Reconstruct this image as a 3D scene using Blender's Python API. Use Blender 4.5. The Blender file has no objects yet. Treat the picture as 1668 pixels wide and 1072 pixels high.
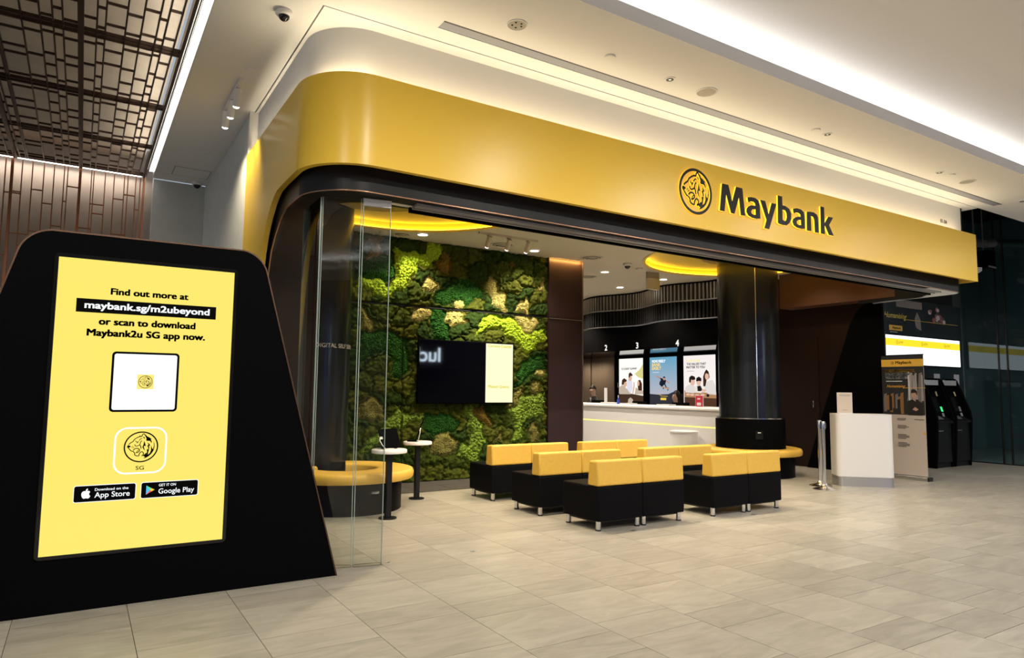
import bpy, bmesh, math, random
import numpy as np
from mathutils import Vector, Matrix

# ------------------------------------------------------------------ camera, world, exposure, large lights
C = bpy.context.scene.collection
SC = bpy.context.scene
rad = math.radians

def make_camera():
    yaw, pitch, roll = rad(32.155), rad(5.09), rad(0.618)
    cy, sy, cp, sp, cr, sr = math.cos(yaw), math.sin(yaw), math.cos(pitch), math.sin(pitch), math.cos(roll), math.sin(roll)
    F = Vector((sy*cp, cy*cp, sp)); R = Vector((cy, -sy, 0)); U = R.cross(F)
    R2 = cr*R + sr*U; U2 = -sr*R + cr*U
    cam = bpy.data.cameras.new('camera'); cam.sensor_width = 36; cam.lens = 24.0
    cam.clip_start = 0.05; cam.clip_end = 200
    o = bpy.data.objects.new('camera', cam); C.objects.link(o)
    M = Matrix((R2, U2, -F)).transposed().to_4x4(); M.translation = Vector((0, 0, 1.417))
    o.matrix_world = M
    SC.camera = o
make_camera()
SC.view_settings.view_transform = 'Standard'; SC.view_settings.look = 'None'
SC.view_settings.exposure = 0.0; SC.view_settings.gamma = 1.0; SC.view_settings.use_curve_mapping = False
SC.cycles.use_denoising = True
SC.cycles.max_bounces = 8; SC.cycles.diffuse_bounces = 4; SC.cycles.glossy_bounces = 4
SC.cycles.transparent_max_bounces = 12; SC.cycles.sample_clamp_indirect = 4.0
w = bpy.data.worlds.new('world'); SC.world = w; w.use_nodes = True
bg = w.node_tree.nodes['Background']; bg.inputs[0].default_value = (0.75, 0.86, 1.0, 1); bg.inputs[1].default_value = 0.5

def s2l(h):
    c = [int(h[i:i+2], 16)/255 for i in (0, 2, 4)]
    return tuple(x/12.92 if x <= .04045 else ((x+.055)/1.055)**2.4 for x in c)
NEUTRAL = (1.0, 0.93, 0.82); WARM = (1.0, 0.84, 0.60); COOL = (1.0, 0.95, 0.88)
def spot(x, y, z, power, target=None, angle=110, blend=.6, color=NEUTRAL, size=.06):
    l = bpy.data.lights.new('downlight_beam', 'SPOT'); l.energy = power; l.color = color
    l.spot_size = rad(angle); l.spot_blend = blend; l.shadow_soft_size = size
    o = bpy.data.objects.new('downlight_beam', l); C.objects.link(o); o.location = (x, y, z)
    if target is not None:
        o.rotation_euler = (Vector(target)-Vector((x, y, z))).to_track_quat('-Z', 'Y').to_euler()
    return o
def strip_light(a, b, width, power, normal, color):
    a, b, n = Vector(a), Vector(b), Vector(normal).normalized()
    l = bpy.data.lights.new('led_strip', 'AREA'); l.shape = 'RECTANGLE'; l.size = (b-a).length; l.size_y = width
    l.energy = power; l.color = color
    o = bpy.data.objects.new('led_strip', l); C.objects.link(o)
    x = (b-a).normalized(); z = -n; y = z.cross(x)
    M = Matrix((x, y, z)).transposed().to_4x4(); M.translation = (a+b)/2; o.matrix_world = M
    return o
ZC, ZI = 4.36, 3.73                    # mall soffit, shop ceiling
# mall lamps: rows of recessed ceiling downlights over the concourse
for i in range(7):
    spot(-1.2+3.0*i, 1.6, 4.55, 245 if i < 4 else 200, (-1.2+3.0*i, 1.75, 0), 172, .5, NEUTRAL if i < 3 else (1, .97, .94), .04)
for i in range(6):
    spot(-3.3+3.6*i, -1.6, 4.55, 165 if i < 3 else 130, (-3.3+3.6*i, -1.4, 0), 172, .5, NEUTRAL if i < 3 else (1, .97, .94), .04)
for x in (2.0, 4.55, 7.05, 9.51, 11.97, 14.4):
    spot(x, 4.486, 4.34, 30, (x, 4.0, 0), 45, .9, NEUTRAL, .05)
# LED lines hidden in the coves
LEDC = (1, .84, .55)
strip_light((1.95, 5.115, 3.86), (11.5, 5.115, 3.86), .05, 32, (0, -.6, 1), LEDC)
for a0, a1 in ((180, 205), (205, 230), (230, 255), (255, 270)):
    c0, s0, c1, s1 = (f(rad(a)) for a in (a0, a1) for f in (math.cos, math.sin))
    am = rad((a0+a1)/2); strip_light((1.88+.41*c0, 5.53+.41*s0, 3.86), (1.88+.41*c1, 5.53+.41*s1, 3.86), .05, 1.0, (.55*math.cos(am), .55*math.sin(am), 1), LEDC)
strip_light((1.415, 5.6, 3.86), (1.415, 7.45, 3.86), .03, 15, (-.4, 0, 1), LEDC)
strip_light((-1.0, 4.12, 4.46), (20.0, 4.12, 4.46), .10, 62, (0, -.2, 1), (1, .95, .90))
strip_light((-7, -5.2, 4.46), (23, -5.2, 4.46), .10, 300, (0, .35, 1), (1, .97, .95))  # unseen uplight added behind the camera to brighten the raised ceiling
strip_light((0.645, 1.0, 4.44), (0.645, 10.6, 4.44), .08, 85, (.25, 0, -1), (1, .93, .82))
strip_light((0.56, 1.0, 4.47), (0.56, 10.6, 4.47), .06, 26, (-1, 0, .35), (1, .90, .76))
strip_light((-1.6, 10.72, 4.42), (0.55, 10.72, 4.42), .06, 15, (0, .3, -1), (1, .88, .75))
# shop lamps
for x, y in ((2.9, 6.1), (4.4, 6.3), (5.7, 6.3), (7.0, 6.3), (8.4, 6.2), (4.4, 7.9), (5.9, 7.9), (7.3, 7.9)):
    spot(x, y, 3.70, 195, (x, y, 0), 105, .7, WARM, .05)
for x, y in ((4.221, 9.259), (6.259, 9.282), (8.525, 10.181), (10.08, 11.52), (10.075, 10.168), (8.5, 12.6), (10.0, 13.4), (10.1, 15.2)):
    spot(x, y, 3.71, 150 if x < 8 else 260, (x, y, 0), 120, .7, WARM if x < 8 else (1, .89, .75), .05)
for x, y, p in ((11.75, 12.4, 110), (11.75, 15.6, 300), (10.7, 6.5, 50), (10.9, 7.6, 40)):
    spot(x, y, 3.70, p, (x, y, 0), 130, .8, WARM, .05)
spot(18.6, 4.5, 5.6, 4200, (18.6, 5.0, 0), 150, .8, (.72, .95, 1.0), .1)      # lamp added in the lobby so the tinted glass shows teal
for y in (15.9, 16.6): spot(12.75, y, 2.38, 30, (13.0, y, 0), 150, .8, WARM, .03)  # lamps added under the bulkhead to brighten the cupboard doors
strip_light((6.82, 9.57, 3.71), (7.52, 9.57, 3.71), .03, 7, (0, .7, -1), (1, .55, .12))

# ---- outlines measured in metres: sign letters, crest, moss patches
LETTERS={'M':[[(5.762,3.672),(5.866,3.673),(5.923,3.500),(5.989,3.674),(6.095,3.673),(6.135,3.366),(6.059,3.363),(6.033,3.556),(5.956,3.363),(5.900,3.363),(5.828,3.556),(5.797,3.366),(5.720,3.366)]],
'a':[[(6.175,3.584),(6.241,3.598),(6.310,3.598),(6.367,3.576),(6.387,3.527),(6.392,3.373),(6.322,3.360),(6.247,3.362),(6.185,3.380),(6.154,3.415),(6.159,3.454),(6.188,3.483),(6.238,3.504),(6.308,3.509),(6.302,3.535),(6.277,3.548),(6.240,3.548),(6.187,3.531)],[(6.310,3.468),(6.311,3.405),(6.273,3.400),(6.241,3.412),(6.236,3.436),(6.258,3.458)]],
'y':[[(6.390,3.591),(6.483,3.591),(6.537,3.447),(6.593,3.586),(6.681,3.586),(6.543,3.271),(6.456,3.272),(6.497,3.373)]],
'b':[[(6.707,3.694),(6.790,3.693),(6.792,3.588),(6.846,3.590),(6.918,3.565),(6.951,3.513),(6.946,3.446),(6.914,3.396),(6.858,3.361),(6.790,3.354),(6.723,3.360),(6.700,3.371)],[(6.790,3.537),(6.838,3.536),(6.863,3.504),(6.865,3.452),(6.844,3.412),(6.812,3.410),(6.790,3.419)]],
'a.001':[[(6.983,3.577),(7.060,3.596),(7.137,3.593),(7.192,3.569),(7.204,3.510),(7.208,3.368),(7.134,3.356),(7.050,3.360),(6.989,3.382),(6.969,3.419),(6.982,3.456),(7.027,3.482),(7.084,3.498),(7.126,3.502),(7.120,3.529),(7.088,3.542),(7.044,3.542),(6.994,3.524)],[(7.127,3.464),(7.130,3.402),(7.086,3.396),(7.055,3.409),(7.050,3.435),(7.075,3.454)]],
'n':[[(7.247,3.580),(7.315,3.592),(7.388,3.594),(7.448,3.575),(7.470,3.540),(7.476,3.353),(7.398,3.349),(7.391,3.501),(7.370,3.536),(7.334,3.541),(7.327,3.537),(7.330,3.354),(7.240,3.352)]],
'k':[[(7.521,3.690),(7.599,3.690),(7.600,3.495),(7.676,3.584),(7.778,3.585),(7.691,3.480),(7.782,3.355),(7.680,3.354),(7.603,3.463),(7.599,3.444),(7.600,3.352),(7.515,3.351)]]}
EMB_POLY=[[(-0.145,0.702),(-0.119,0.778),(-0.022,0.699)],
[(0.086,0.644),(0.156,0.677),(0.205,0.519),(0.130,0.573)],
[(0.164,0.816),(0.262,0.733),(0.439,0.634),(0.617,0.507),(0.555,0.492),(0.623,0.332),(0.616,0.221),(0.531,0.363),(0.451,0.400),(0.380,0.382),(0.278,0.419),(0.290,0.551)],
[(-0.809,0.067),(-0.721,0.116),(-0.643,0.089),(-0.610,0.033),(-0.678,-0.013),(-0.743,-0.038)],
[(0.185,-0.781),(0.256,-0.663),(0.146,-0.631),(0.324,-0.475),(0.372,-0.321),(0.340,-0.181),(0.489,-0.169),(0.438,-0.393),(0.427,-0.532),(0.540,-0.432),(0.600,-0.260),(0.592,0.089),(0.668,-0.123),(0.721,-0.177),(0.760,0.048),(0.732,0.346),(0.791,0.187),(0.808,-0.023),(0.757,-0.266),(0.642,-0.471),(0.503,-0.622),(0.352,-0.719)],
[(0.160,0.416),(0.225,0.240),(0.279,0.040),(0.203,0.067),(0.158,0.034),(0.187,-0.106),(0.242,-0.264),(0.154,-0.174),(0.071,-0.015),(0.136,0.174)],
[(0.364,0.271),(0.499,0.179),(0.540,0.063),(0.468,0.058),(0.498,-0.100),(0.420,-0.211),(0.420,-0.045),(0.365,0.062),(0.433,0.129)]]
EMB_STROKE=[([(-0.748,0.175),(-0.624,0.295),(-0.497,0.377),(-0.430,0.496),(-0.318,0.586),(-0.183,0.662),(-0.077,0.694),(0.010,0.691)],0.053),
([(0.004,0.681),(0.046,0.819),(0.115,0.869),(0.203,0.791),(0.294,0.708)],0.053),
([(-0.746,0.134),(-0.808,0.043),(-0.758,-0.044),(-0.661,-0.161),(-0.580,-0.250),(-0.456,-0.289)],0.050),
([(-0.459,-0.227),(-0.373,-0.120),(-0.221,-0.091),(-0.100,-0.165),(-0.100,-0.286),(-0.192,-0.362),(-0.298,-0.385)],0.053),
([(-0.222,-0.367),(-0.235,-0.298),(-0.177,-0.224),(-0.123,-0.205)],0.037),
([(-0.456,-0.289),(-0.357,-0.414),(-0.368,-0.499),(-0.272,-0.579),(-0.118,-0.596),(-0.093,-0.476),(-0.022,-0.358),(0.069,-0.327),(0.160,-0.417),(0.127,-0.554),(0.052,-0.603)],0.053),
([(0.052,-0.592),(0.204,-0.550),(0.322,-0.423)],0.050),
([(-0.337,0.362),(-0.243,0.324),(-0.178,0.374),(-0.234,0.272),(-0.279,0.256)],0.037),
([(-0.140,0.418),(-0.068,0.527),(0.038,0.552)],0.041),
([(-0.365,0.432),(-0.306,0.361)],0.031),
([(-0.388,0.174),(-0.337,0.068),(-0.229,0.065),(-0.095,0.147),(-0.043,0.335),(0.037,0.402)],0.047),
([(-0.101,0.147),(-0.028,0.040),(0.002,-0.123)],0.053),
([(-0.576,-0.027),(-0.475,0.073)],0.028),
([(-0.513,-0.081),(-0.395,0.001)],0.028)]
MOSS=[('rust',[(3.506,3.691),(3.715,3.704),(3.738,3.413),(3.633,3.297),(3.504,3.303),(3.585,3.451),(3.551,3.613)]),
('rust',[(4.770,3.569),(4.933,3.603),(4.919,3.460),(4.907,3.281),(4.777,3.283),(4.646,3.386),(4.660,3.461),(4.756,3.486)]),
('leaf',[(3.434,3.282),(3.746,3.400),(3.914,3.405),(3.945,3.099),(3.844,3.019),(3.640,3.048),(3.428,3.021)]),
('lime',[(3.918,3.540),(4.022,3.552),(4.114,3.506),(4.236,3.506),(4.359,3.542),(4.514,3.590),(4.527,3.693),(4.703,3.701),(4.729,3.601),(4.739,3.528),(4.597,3.410),(4.521,3.293),(4.443,3.284),(4.379,3.335),(4.318,3.322),(4.305,3.220),(4.261,3.115),(4.142,3.026),(4.114,2.938),(3.938,2.832),(3.808,2.745),(3.632,2.847),(3.545,2.902),(3.376,2.893),(3.372,3.016),(3.640,3.055),(3.756,3.025),(3.903,3.011),(3.960,3.100),(3.942,3.211),(3.969,3.312),(3.921,3.420)]),
('tan',[(4.446,3.133),(4.539,3.193),(4.620,3.121),(4.717,3.057),(4.703,2.976),(4.624,2.962),(4.601,2.902),(4.466,2.962)]),
('leaf',[(5.060,3.208),(4.942,3.137),(4.880,3.013),(4.672,2.937),(4.660,2.762),(4.837,2.717),(4.957,2.807),(5.068,2.793),(5.198,2.759),(5.281,2.840),(5.502,2.917),(5.569,3.014),(5.240,3.210)]),
('tan',[(4.303,2.678),(4.583,2.677),(4.577,2.583),(4.509,2.492),(4.325,2.424),(4.262,2.505),(4.291,2.563)]),
('leaf',[(4.583,2.677),(4.870,2.676),(4.859,2.457),(4.943,2.328),(4.930,2.170),(4.642,2.171),(4.604,2.427),(4.540,2.494),(4.585,2.569)]),
('tan',[(4.870,2.676),(5.191,2.677),(5.227,2.553),(5.279,2.505),(5.096,2.456),(4.957,2.404),(4.866,2.486)]),
('tan',[(5.023,2.790),(5.105,2.819),(5.189,2.788),(5.183,2.706),(5.058,2.712)]),
('tan',[(5.609,3.261),(5.679,3.299),(5.821,3.236),(5.806,3.096),(5.824,3.036),(5.950,3.016),(5.969,2.956),(5.934,2.845),(5.990,2.726),(5.847,2.716),(5.721,2.829),(5.737,2.906),(5.683,2.993),(5.586,3.061),(5.593,3.138)]),
('tan',[(6.135,2.721),(6.171,2.832),(6.215,2.944),(6.355,2.940),(6.391,3.029),(6.448,2.963),(6.431,2.851),(6.432,2.710)]),
('tan',[(6.154,2.668),(6.574,2.664),(6.604,2.516),(6.567,2.451),(6.492,2.290),(6.361,2.315),(6.267,2.419)]),
('lime',[(5.384,2.254),(5.428,2.493),(5.555,2.586),(5.734,2.655),(5.918,2.595),(6.121,2.608),(6.277,2.473),(6.366,2.332),(6.506,2.339),(6.576,2.461),(6.792,2.503),(6.794,2.264),(6.579,2.166),(6.439,1.985),(6.300,2.009),(6.160,2.177),(5.920,2.395),(5.721,2.440),(5.558,2.403)]),
('tan',[(6.760,3.422),(6.773,3.085),(6.657,3.091),(6.589,3.118),(6.713,3.305)]),
('rust',[(6.015,3.566),(6.107,3.576),(6.107,3.513),(6.035,3.451)]),
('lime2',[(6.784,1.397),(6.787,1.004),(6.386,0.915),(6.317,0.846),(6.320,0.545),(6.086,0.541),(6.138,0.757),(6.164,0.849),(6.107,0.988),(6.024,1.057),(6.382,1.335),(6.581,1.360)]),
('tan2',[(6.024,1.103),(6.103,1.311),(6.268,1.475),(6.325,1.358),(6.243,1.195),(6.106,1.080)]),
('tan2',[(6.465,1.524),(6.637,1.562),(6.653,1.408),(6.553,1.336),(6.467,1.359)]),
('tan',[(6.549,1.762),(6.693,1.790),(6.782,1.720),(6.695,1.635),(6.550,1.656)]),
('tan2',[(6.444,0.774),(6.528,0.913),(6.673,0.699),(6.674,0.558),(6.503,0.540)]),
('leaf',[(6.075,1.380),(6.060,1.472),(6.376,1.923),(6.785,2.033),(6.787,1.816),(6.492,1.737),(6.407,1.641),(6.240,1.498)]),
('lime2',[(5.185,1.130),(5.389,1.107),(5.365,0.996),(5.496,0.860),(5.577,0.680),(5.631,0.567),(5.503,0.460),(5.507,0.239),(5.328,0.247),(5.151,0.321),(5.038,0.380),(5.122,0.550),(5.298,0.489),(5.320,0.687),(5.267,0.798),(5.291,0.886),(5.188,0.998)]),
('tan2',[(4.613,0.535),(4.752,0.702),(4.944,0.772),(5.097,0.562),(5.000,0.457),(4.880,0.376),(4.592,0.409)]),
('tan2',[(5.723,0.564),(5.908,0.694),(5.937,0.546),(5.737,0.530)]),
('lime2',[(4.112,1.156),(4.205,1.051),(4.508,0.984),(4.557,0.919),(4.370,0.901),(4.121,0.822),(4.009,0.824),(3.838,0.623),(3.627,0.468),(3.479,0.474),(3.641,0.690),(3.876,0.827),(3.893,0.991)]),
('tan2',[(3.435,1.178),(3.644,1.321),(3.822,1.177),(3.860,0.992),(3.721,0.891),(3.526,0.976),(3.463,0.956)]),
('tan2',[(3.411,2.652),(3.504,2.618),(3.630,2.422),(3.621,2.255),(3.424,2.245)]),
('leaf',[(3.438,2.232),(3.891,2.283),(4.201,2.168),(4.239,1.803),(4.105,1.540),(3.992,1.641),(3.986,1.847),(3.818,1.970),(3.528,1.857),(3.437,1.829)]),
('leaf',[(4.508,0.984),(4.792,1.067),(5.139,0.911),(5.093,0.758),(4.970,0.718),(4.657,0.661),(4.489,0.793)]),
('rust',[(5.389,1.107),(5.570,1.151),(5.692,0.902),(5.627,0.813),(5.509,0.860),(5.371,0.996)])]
# ------------------------------------------------------------------ helpers
class MB:
    def __init__(s): s.v = []; s.f = []; s.m = []
    def add(s, v, f, m=0):
        n = len(s.v); s.v += [tuple(p) for p in v]; s.f += [tuple(i+n for i in q) for q in f]; s.m += [m]*len(f); return s
    def box(s, x0, x1, y0, y1, z0, z1, m=0):
        v = [(x0,y0,z0),(x1,y0,z0),(x1,y1,z0),(x0,y1,z0),(x0,y0,z1),(x1,y0,z1),(x1,y1,z1),(x0,y1,z1)]
        return s.add(v, [(0,3,2,1),(4,5,6,7),(0,1,5,4),(1,2,6,5),(2,3,7,6),(3,0,4,7)], m)
    def lathe(s, prof, c=(0,0,0), n=32, a0=0, a1=2*math.pi, caps=True, m=0):
        full = abs(a1-a0-2*math.pi) < 1e-6
        k = n if full else n+1; v = []
        for i in range(k):
            a = a0+(a1-a0)*i/n
            for r, z in prof: v.append((c[0]+r*math.cos(a), c[1]+r*math.sin(a), c[2]+z))
        p = len(prof); f = []
        for i in range(n):
            j = (i+1) % k
            for q in range(p-1): f.append((i*p+q, j*p+q, j*p+q+1, i*p+q+1))
        if caps and full:
            if prof[0][0] > 1e-6: f.append(tuple(i*p for i in range(k))[::-1])
            if prof[-1][0] > 1e-6: f.append(tuple(i*p+p-1 for i in range(k)))
        elif caps:
            f.append(tuple(range(p))); f.append(tuple(range((k-1)*p, k*p))[::-1])
        return s.add(v, f, m)
    def cyl(s, x, y, z0, z1, r, n=24, m=0): return s.lathe([(r, z0), (r, z1)], (x, y, 0), n, m=m)
    def tube(s, pts, r, n=8, m=0):
        pts = [Vector(p) for p in pts]; v = []; f = []
        for i, p in enumerate(pts):
            t = (pts[min(i+1, len(pts)-1)]-pts[max(i-1, 0)]).normalized()
            a = t.orthogonal().normalized() if i == 0 else (a - t*a.dot(t)).normalized()
            b = t.cross(a)
            rr = r[i] if isinstance(r, (list, tuple)) else r
            for k in range(n):
                w = 2*math.pi*k/n; v.append(p+rr*(math.cos(w)*a+math.sin(w)*b))
        for i in range(len(pts)-1):
            for k in range(n):
                j = (k+1) % n; f.append((i*n+k, i*n+j, (i+1)*n+j, (i+1)*n+k))
        f.append(tuple(range(n))[::-1]); f.append(tuple(range((len(pts)-1)*n, len(pts)*n)))
        return s.add(v, f, m)
    def prism(s, poly, a, b, fn, m=0):
        """poly in 2D, fn(u, v, w) -> 3D, between w=a and w=b"""
        n = len(poly)
        v = [fn(p[0], p[1], a) for p in poly]+[fn(p[0], p[1], b) for p in poly]
        f = [tuple(range(n))[::-1], tuple(range(n, 2*n))]+[(i, (i+1) % n, n+(i+1) % n, n+i) for i in range(n)]
        return s.add(v, f, m)
    def strip(s, A, B, m=0):
        n = len(A); return s.add(list(A)+list(B), [(i, i+1, n+i+1, n+i) for i in range(n-1)], m)
def root_loc(p):
    while p.parent: p = p.parent
    return p.location.copy()
def obj(name, mb, mats, parent=None, world=True, bevel=0, smooth=None, solid=0, segs=2):
    me = bpy.data.meshes.new(name)
    v = mb.v
    if parent is not None and world:
        L = root_loc(parent); v = [(p[0]-L[0], p[1]-L[1], p[2]-L[2]) for p in v]
    me.from_pydata([tuple(p) for p in v], [], mb.f)
    for m in (mats if isinstance(mats, (list, tuple)) else [mats]): me.materials.append(m)
    if any(mb.m): me.polygons.foreach_set('material_index', mb.m)
    bm = bmesh.new(); bm.from_mesh(me)
    bmesh.ops.recalc_face_normals(bm, faces=bm.faces); bm.to_mesh(me); bm.free()
    if smooth:
        me.polygons.foreach_set('use_smooth', [True]*len(me.polygons)); me.set_sharp_from_angle(angle=rad(smooth))
    o = bpy.data.objects.new(name, me); C.objects.link(o)
    if parent is not None: o.parent = parent
    if bevel:
        b = o.modifiers.new('bevel', 'BEVEL'); b.width = bevel; b.segments = segs; b.limit_method = 'ANGLE'; b.angle_limit = rad(40)
        me.polygons.foreach_set('use_smooth', [True]*len(me.polygons)); me.set_sharp_from_angle(angle=rad(50))
    return o
def tag(o, label, cat, group=None, kind=None):
    o['label'] = label; o['category'] = cat
    if group: o['group'] = group
    if kind: o['kind'] = kind
    return o
def thing(name, label, cat, loc=(0,0,0), rotz=0, group=None, kind=None):
    o = bpy.data.objects.new(name, None); o.empty_display_size = .1; C.objects.link(o)
    o.location = loc; o.rotation_euler = (0, 0, rotz)
    return tag(o, label, cat, group, kind)
def struct(name, mb, mats, label, cat, **k):
    return tag(obj(name, mb, mats, **k), label, cat, None, 'structure')
def dup(root, loc, rotz, label):
    r = root.copy(); C.objects.link(r); r.location = loc; r.rotation_euler = (0, 0, rotz); r['label'] = label
    for ch in root.children:
        c = ch.copy(); C.objects.link(c); c.parent = r
        for g in ch.children:
            d = g.copy(); C.objects.link(d); d.parent = c
    return r

# ------------------------------------------------------------------ materials
def mat(name, col, rough=.5, metal=0, emit=0, ecol=None, spec=.5, noise=0, scale=8, bump=0, bscale=60, stretch=None, col2=None, coat=0):
    m = bpy.data.materials.new(name); m.use_nodes = True
    nt = m.node_tree; b = nt.nodes['Principled BSDF']
    col = s2l(col) if isinstance(col, str) else col
    b.inputs['Base Color'].default_value = (*col, 1); b.inputs['Roughness'].default_value = rough
    b.inputs['Metallic'].default_value = metal; b.inputs['Specular IOR Level'].default_value = spec
    b.inputs['Coat Weight'].default_value = coat
    if emit:
        e = ecol or col; e = s2l(e) if isinstance(e, str) else e
        b.inputs['Emission Color'].default_value = (*e, 1); b.inputs['Emission Strength'].default_value = emit
    if noise or bump:
        tc = nt.nodes.new('ShaderNodeTexCoord'); mp = nt.nodes.new('ShaderNodeMapping')
        nt.links.new(tc.outputs['Object'], mp.inputs[0])
        if stretch: mp.inputs['Scale'].default_value = stretch
    if noise:
        n = nt.nodes.new('ShaderNodeTexNoise'); n.inputs['Scale'].default_value = scale; n.inputs['Detail'].default_value = 5
        n.inputs['Roughness'].default_value = .6
        nt.links.new(mp.outputs[0], n.inputs['Vector'])
        r = nt.nodes.new('ShaderNodeValToRGB'); nt.links.new(n.outputs[0], r.inputs[0])
        c2 = (s2l(col2) if isinstance(col2, str) else col2) if col2 else tuple(x*(1-noise) for x in col)
        r.color_ramp.elements[0].position = .3; r.color_ramp.elements[1].position = .7
        r.color_ramp.elements[0].color = (*c2, 1); r.color_ramp.elements[1].color = (*col, 1)
        nt.links.new(r.outputs[0], b.inputs['Base Color'])
    if bump:
        n2 = nt.nodes.new('ShaderNodeTexNoise'); n2.inputs['Scale'].default_value = bscale; n2.inputs['Detail'].default_value = 3
        nt.links.new(mp.outputs[0], n2.inputs['Vector'])
        bp = nt.nodes.new('ShaderNodeBump'); bp.inputs['Strength'].default_value = bump; bp.inputs['Distance'].default_value = .01
        nt.links.new(n2.outputs[0], bp.inputs['Height']); nt.links.new(bp.outputs[0], b.inputs['Normal'])
    return m
def glass(name, tint, gloss=1.0):
    m = bpy.data.materials.new(name); m.use_nodes = True; nt = m.node_tree
    for n in list(nt.nodes): nt.nodes.remove(n)
    out = nt.nodes.new('ShaderNodeOutputMaterial'); mx = nt.nodes.new('ShaderNodeMixShader')
    t = nt.nodes.new('ShaderNodeBsdfTransparent'); t.inputs[0].default_value = (*tint, 1)
    g = nt.nodes.new('ShaderNodeBsdfGlossy'); g.inputs['Roughness'].default_value = .01
    fr = nt.nodes.new('ShaderNodeFresnel'); fr.inputs[0].default_value = 1.5
    mu = nt.nodes.new('ShaderNodeMath'); mu.operation = 'MULTIPLY'; mu.inputs[1].default_value = gloss
    nt.links.new(fr.outputs[0], mu.inputs[0]); nt.links.new(mu.outputs[0], mx.inputs[0])
    nt.links.new(t.outputs[0], mx.inputs[1]); nt.links.new(g.outputs[0], mx.inputs[2]); nt.links.new(mx.outputs[0], out.inputs[0])
    return m
def tile_material():
    m = bpy.data.materials.new('stone_tile'); m.use_nodes = True; nt = m.node_tree; b = nt.nodes['Principled BSDF']
    oi = nt.nodes.new('ShaderNodeObjectInfo'); tc = nt.nodes.new('ShaderNodeTexCoord')
    ge = nt.nodes.new('ShaderNodeNewGeometry')
    wn = nt.nodes.new('ShaderNodeTexWhiteNoise'); wn.noise_dimensions = '1D'
    isl = nt.nodes.new('ShaderNodeMath'); isl.operation = 'ADD'
    nt.links.new(oi.outputs['Random'], isl.inputs[0]); nt.links.new(ge.outputs['Random Per Island'], isl.inputs[1])
    nt.links.new(isl.outputs[0], wn.inputs['W'])
    sc = nt.nodes.new('ShaderNodeVectorMath'); sc.operation = 'SCALE'; sc.inputs[3].default_value = 40
    nt.links.new(wn.outputs['Color'], sc.inputs[0])
    ad = nt.nodes.new('ShaderNodeVectorMath'); ad.operation = 'ADD'
    nt.links.new(ge.outputs['Position'], ad.inputs[0]); nt.links.new(sc.outputs[0], ad.inputs[1])
    mp = nt.nodes.new('ShaderNodeMapping'); mp.inputs['Scale'].default_value = (1.0, 3.4, 1); mp.inputs['Rotation'].default_value = (0, 0, .25)
    nt.links.new(ad.outputs[0], mp.inputs[0])
    n = nt.nodes.new('ShaderNodeTexNoise'); n.inputs['Scale'].default_value = 2.2; n.inputs['Detail'].default_value = 7; n.inputs['Roughness'].default_value = .62; n.inputs['Distortion'].default_value = 1.2
    nt.links.new(mp.outputs[0], n.inputs['Vector'])
    r = nt.nodes.new('ShaderNodeValToRGB'); r.color_ramp.elements[0].position = .3; r.color_ramp.elements[1].position = .72
    r.color_ramp.elements[0].color = (.335, .308, .258, 1); r.color_ramp.elements[1].color = (.495, .462, .395, 1)
    nt.links.new(n.outputs[0], r.inputs[0])
    hs = nt.nodes.new('ShaderNodeHueSaturation')
    mr = nt.nodes.new('ShaderNodeMapRange'); mr.inputs[3].default_value = .88; mr.inputs[4].default_value = 1.08
    nt.links.new(wn.outputs['Value'], mr.inputs[0]); nt.links.new(mr.outputs[0], hs.inputs['Value'])
    nt.links.new(r.outputs[0], hs.inputs['Color']); nt.links.new(hs.outputs[0], b.inputs['Base Color'])
    b.inputs['Roughness'].default_value = .31; b.inputs['Specular IOR Level'].default_value = .45
    return m
M_TILE = tile_material()
M_GROUT = mat('grout', '6f675c', .9)
M_CEIL = mat('ceiling_paint', (.83, .82, .81), .9)
M_WHITE = mat('white_wall_paint', (.80, .79, .78), .85)
M_INCEIL = mat('shop_ceiling_paint', (.72, .66, .55), .9)
M_GREYWALL = mat('grey_stucco', 'd2d3cc', .9, noise=.08, scale=6, bump=.08)
M_YELLOW = mat('yellow_lacquer', (.86, .56, .06), .30, spec=.35)
M_BENCHB = mat('bench_base_black', (.004, .004, .0045), .35, spec=.03)
M_BLACKMET = mat('black_satin_metal', (.010, .010, .0115), .42, spec=.22)
M_BLACK = mat('black_panel', (.003, .003, .0035), .55, spec=.015)
M_GLOSSBLK = mat('black_gloss', (.006, .006, .007), .10)
M_BROWN = mat('dark_brown_laminate', (.020, .009, .007), .45, spec=.25, noise=.25, scale=4, stretch=(1,1,.2))
M_AUBERG = mat('aubergine_panel', (.026, .011, .013), .5, spec=.3, noise=.15, scale=5)
M_BRONZE = mat('bronze_metal', (.50, .28, .17), .28, 1)
M_COPPER = mat('copper_lattice', (.30, .125, .065), .38, .85)
M_DARKBRZ = mat('dark_bronze', (.055, .032, .022), .34, .6)
M_CHROME = mat('chrome', (.72, .72, .72), .18, 1)
M_ALU = mat('brushed_aluminium', (.62, .63, .65), .35, 1)
M_LEATHER_Y = mat('yellow_leather', (.78, .475, .07), .48, noise=.08, scale=30, bump=.12, bscale=220)
M_LEATHER_B = mat('black_leather', (.0055, .0055, .0065), .50, spec=.025, bump=.15, bscale=240)
M_WPLASTIC = mat('white_solid_surface', (.80, .78, .77), .35)
M_GREYP = mat('grey_plastic', '8b8a86', .5)
M_LED = mat('led_diffuser', (1, 1, 1), .5, emit=3.5, ecol=(1, .96, .90))
M_LAMP = mat('lamp_lens', (1, 1, 1), .5, emit=9, ecol=(1, .93, .82))
M_LEDY = mat('yellow_led', (1, .8, .2), .5, emit=9.0, ecol=(1, .78, .10))
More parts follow.
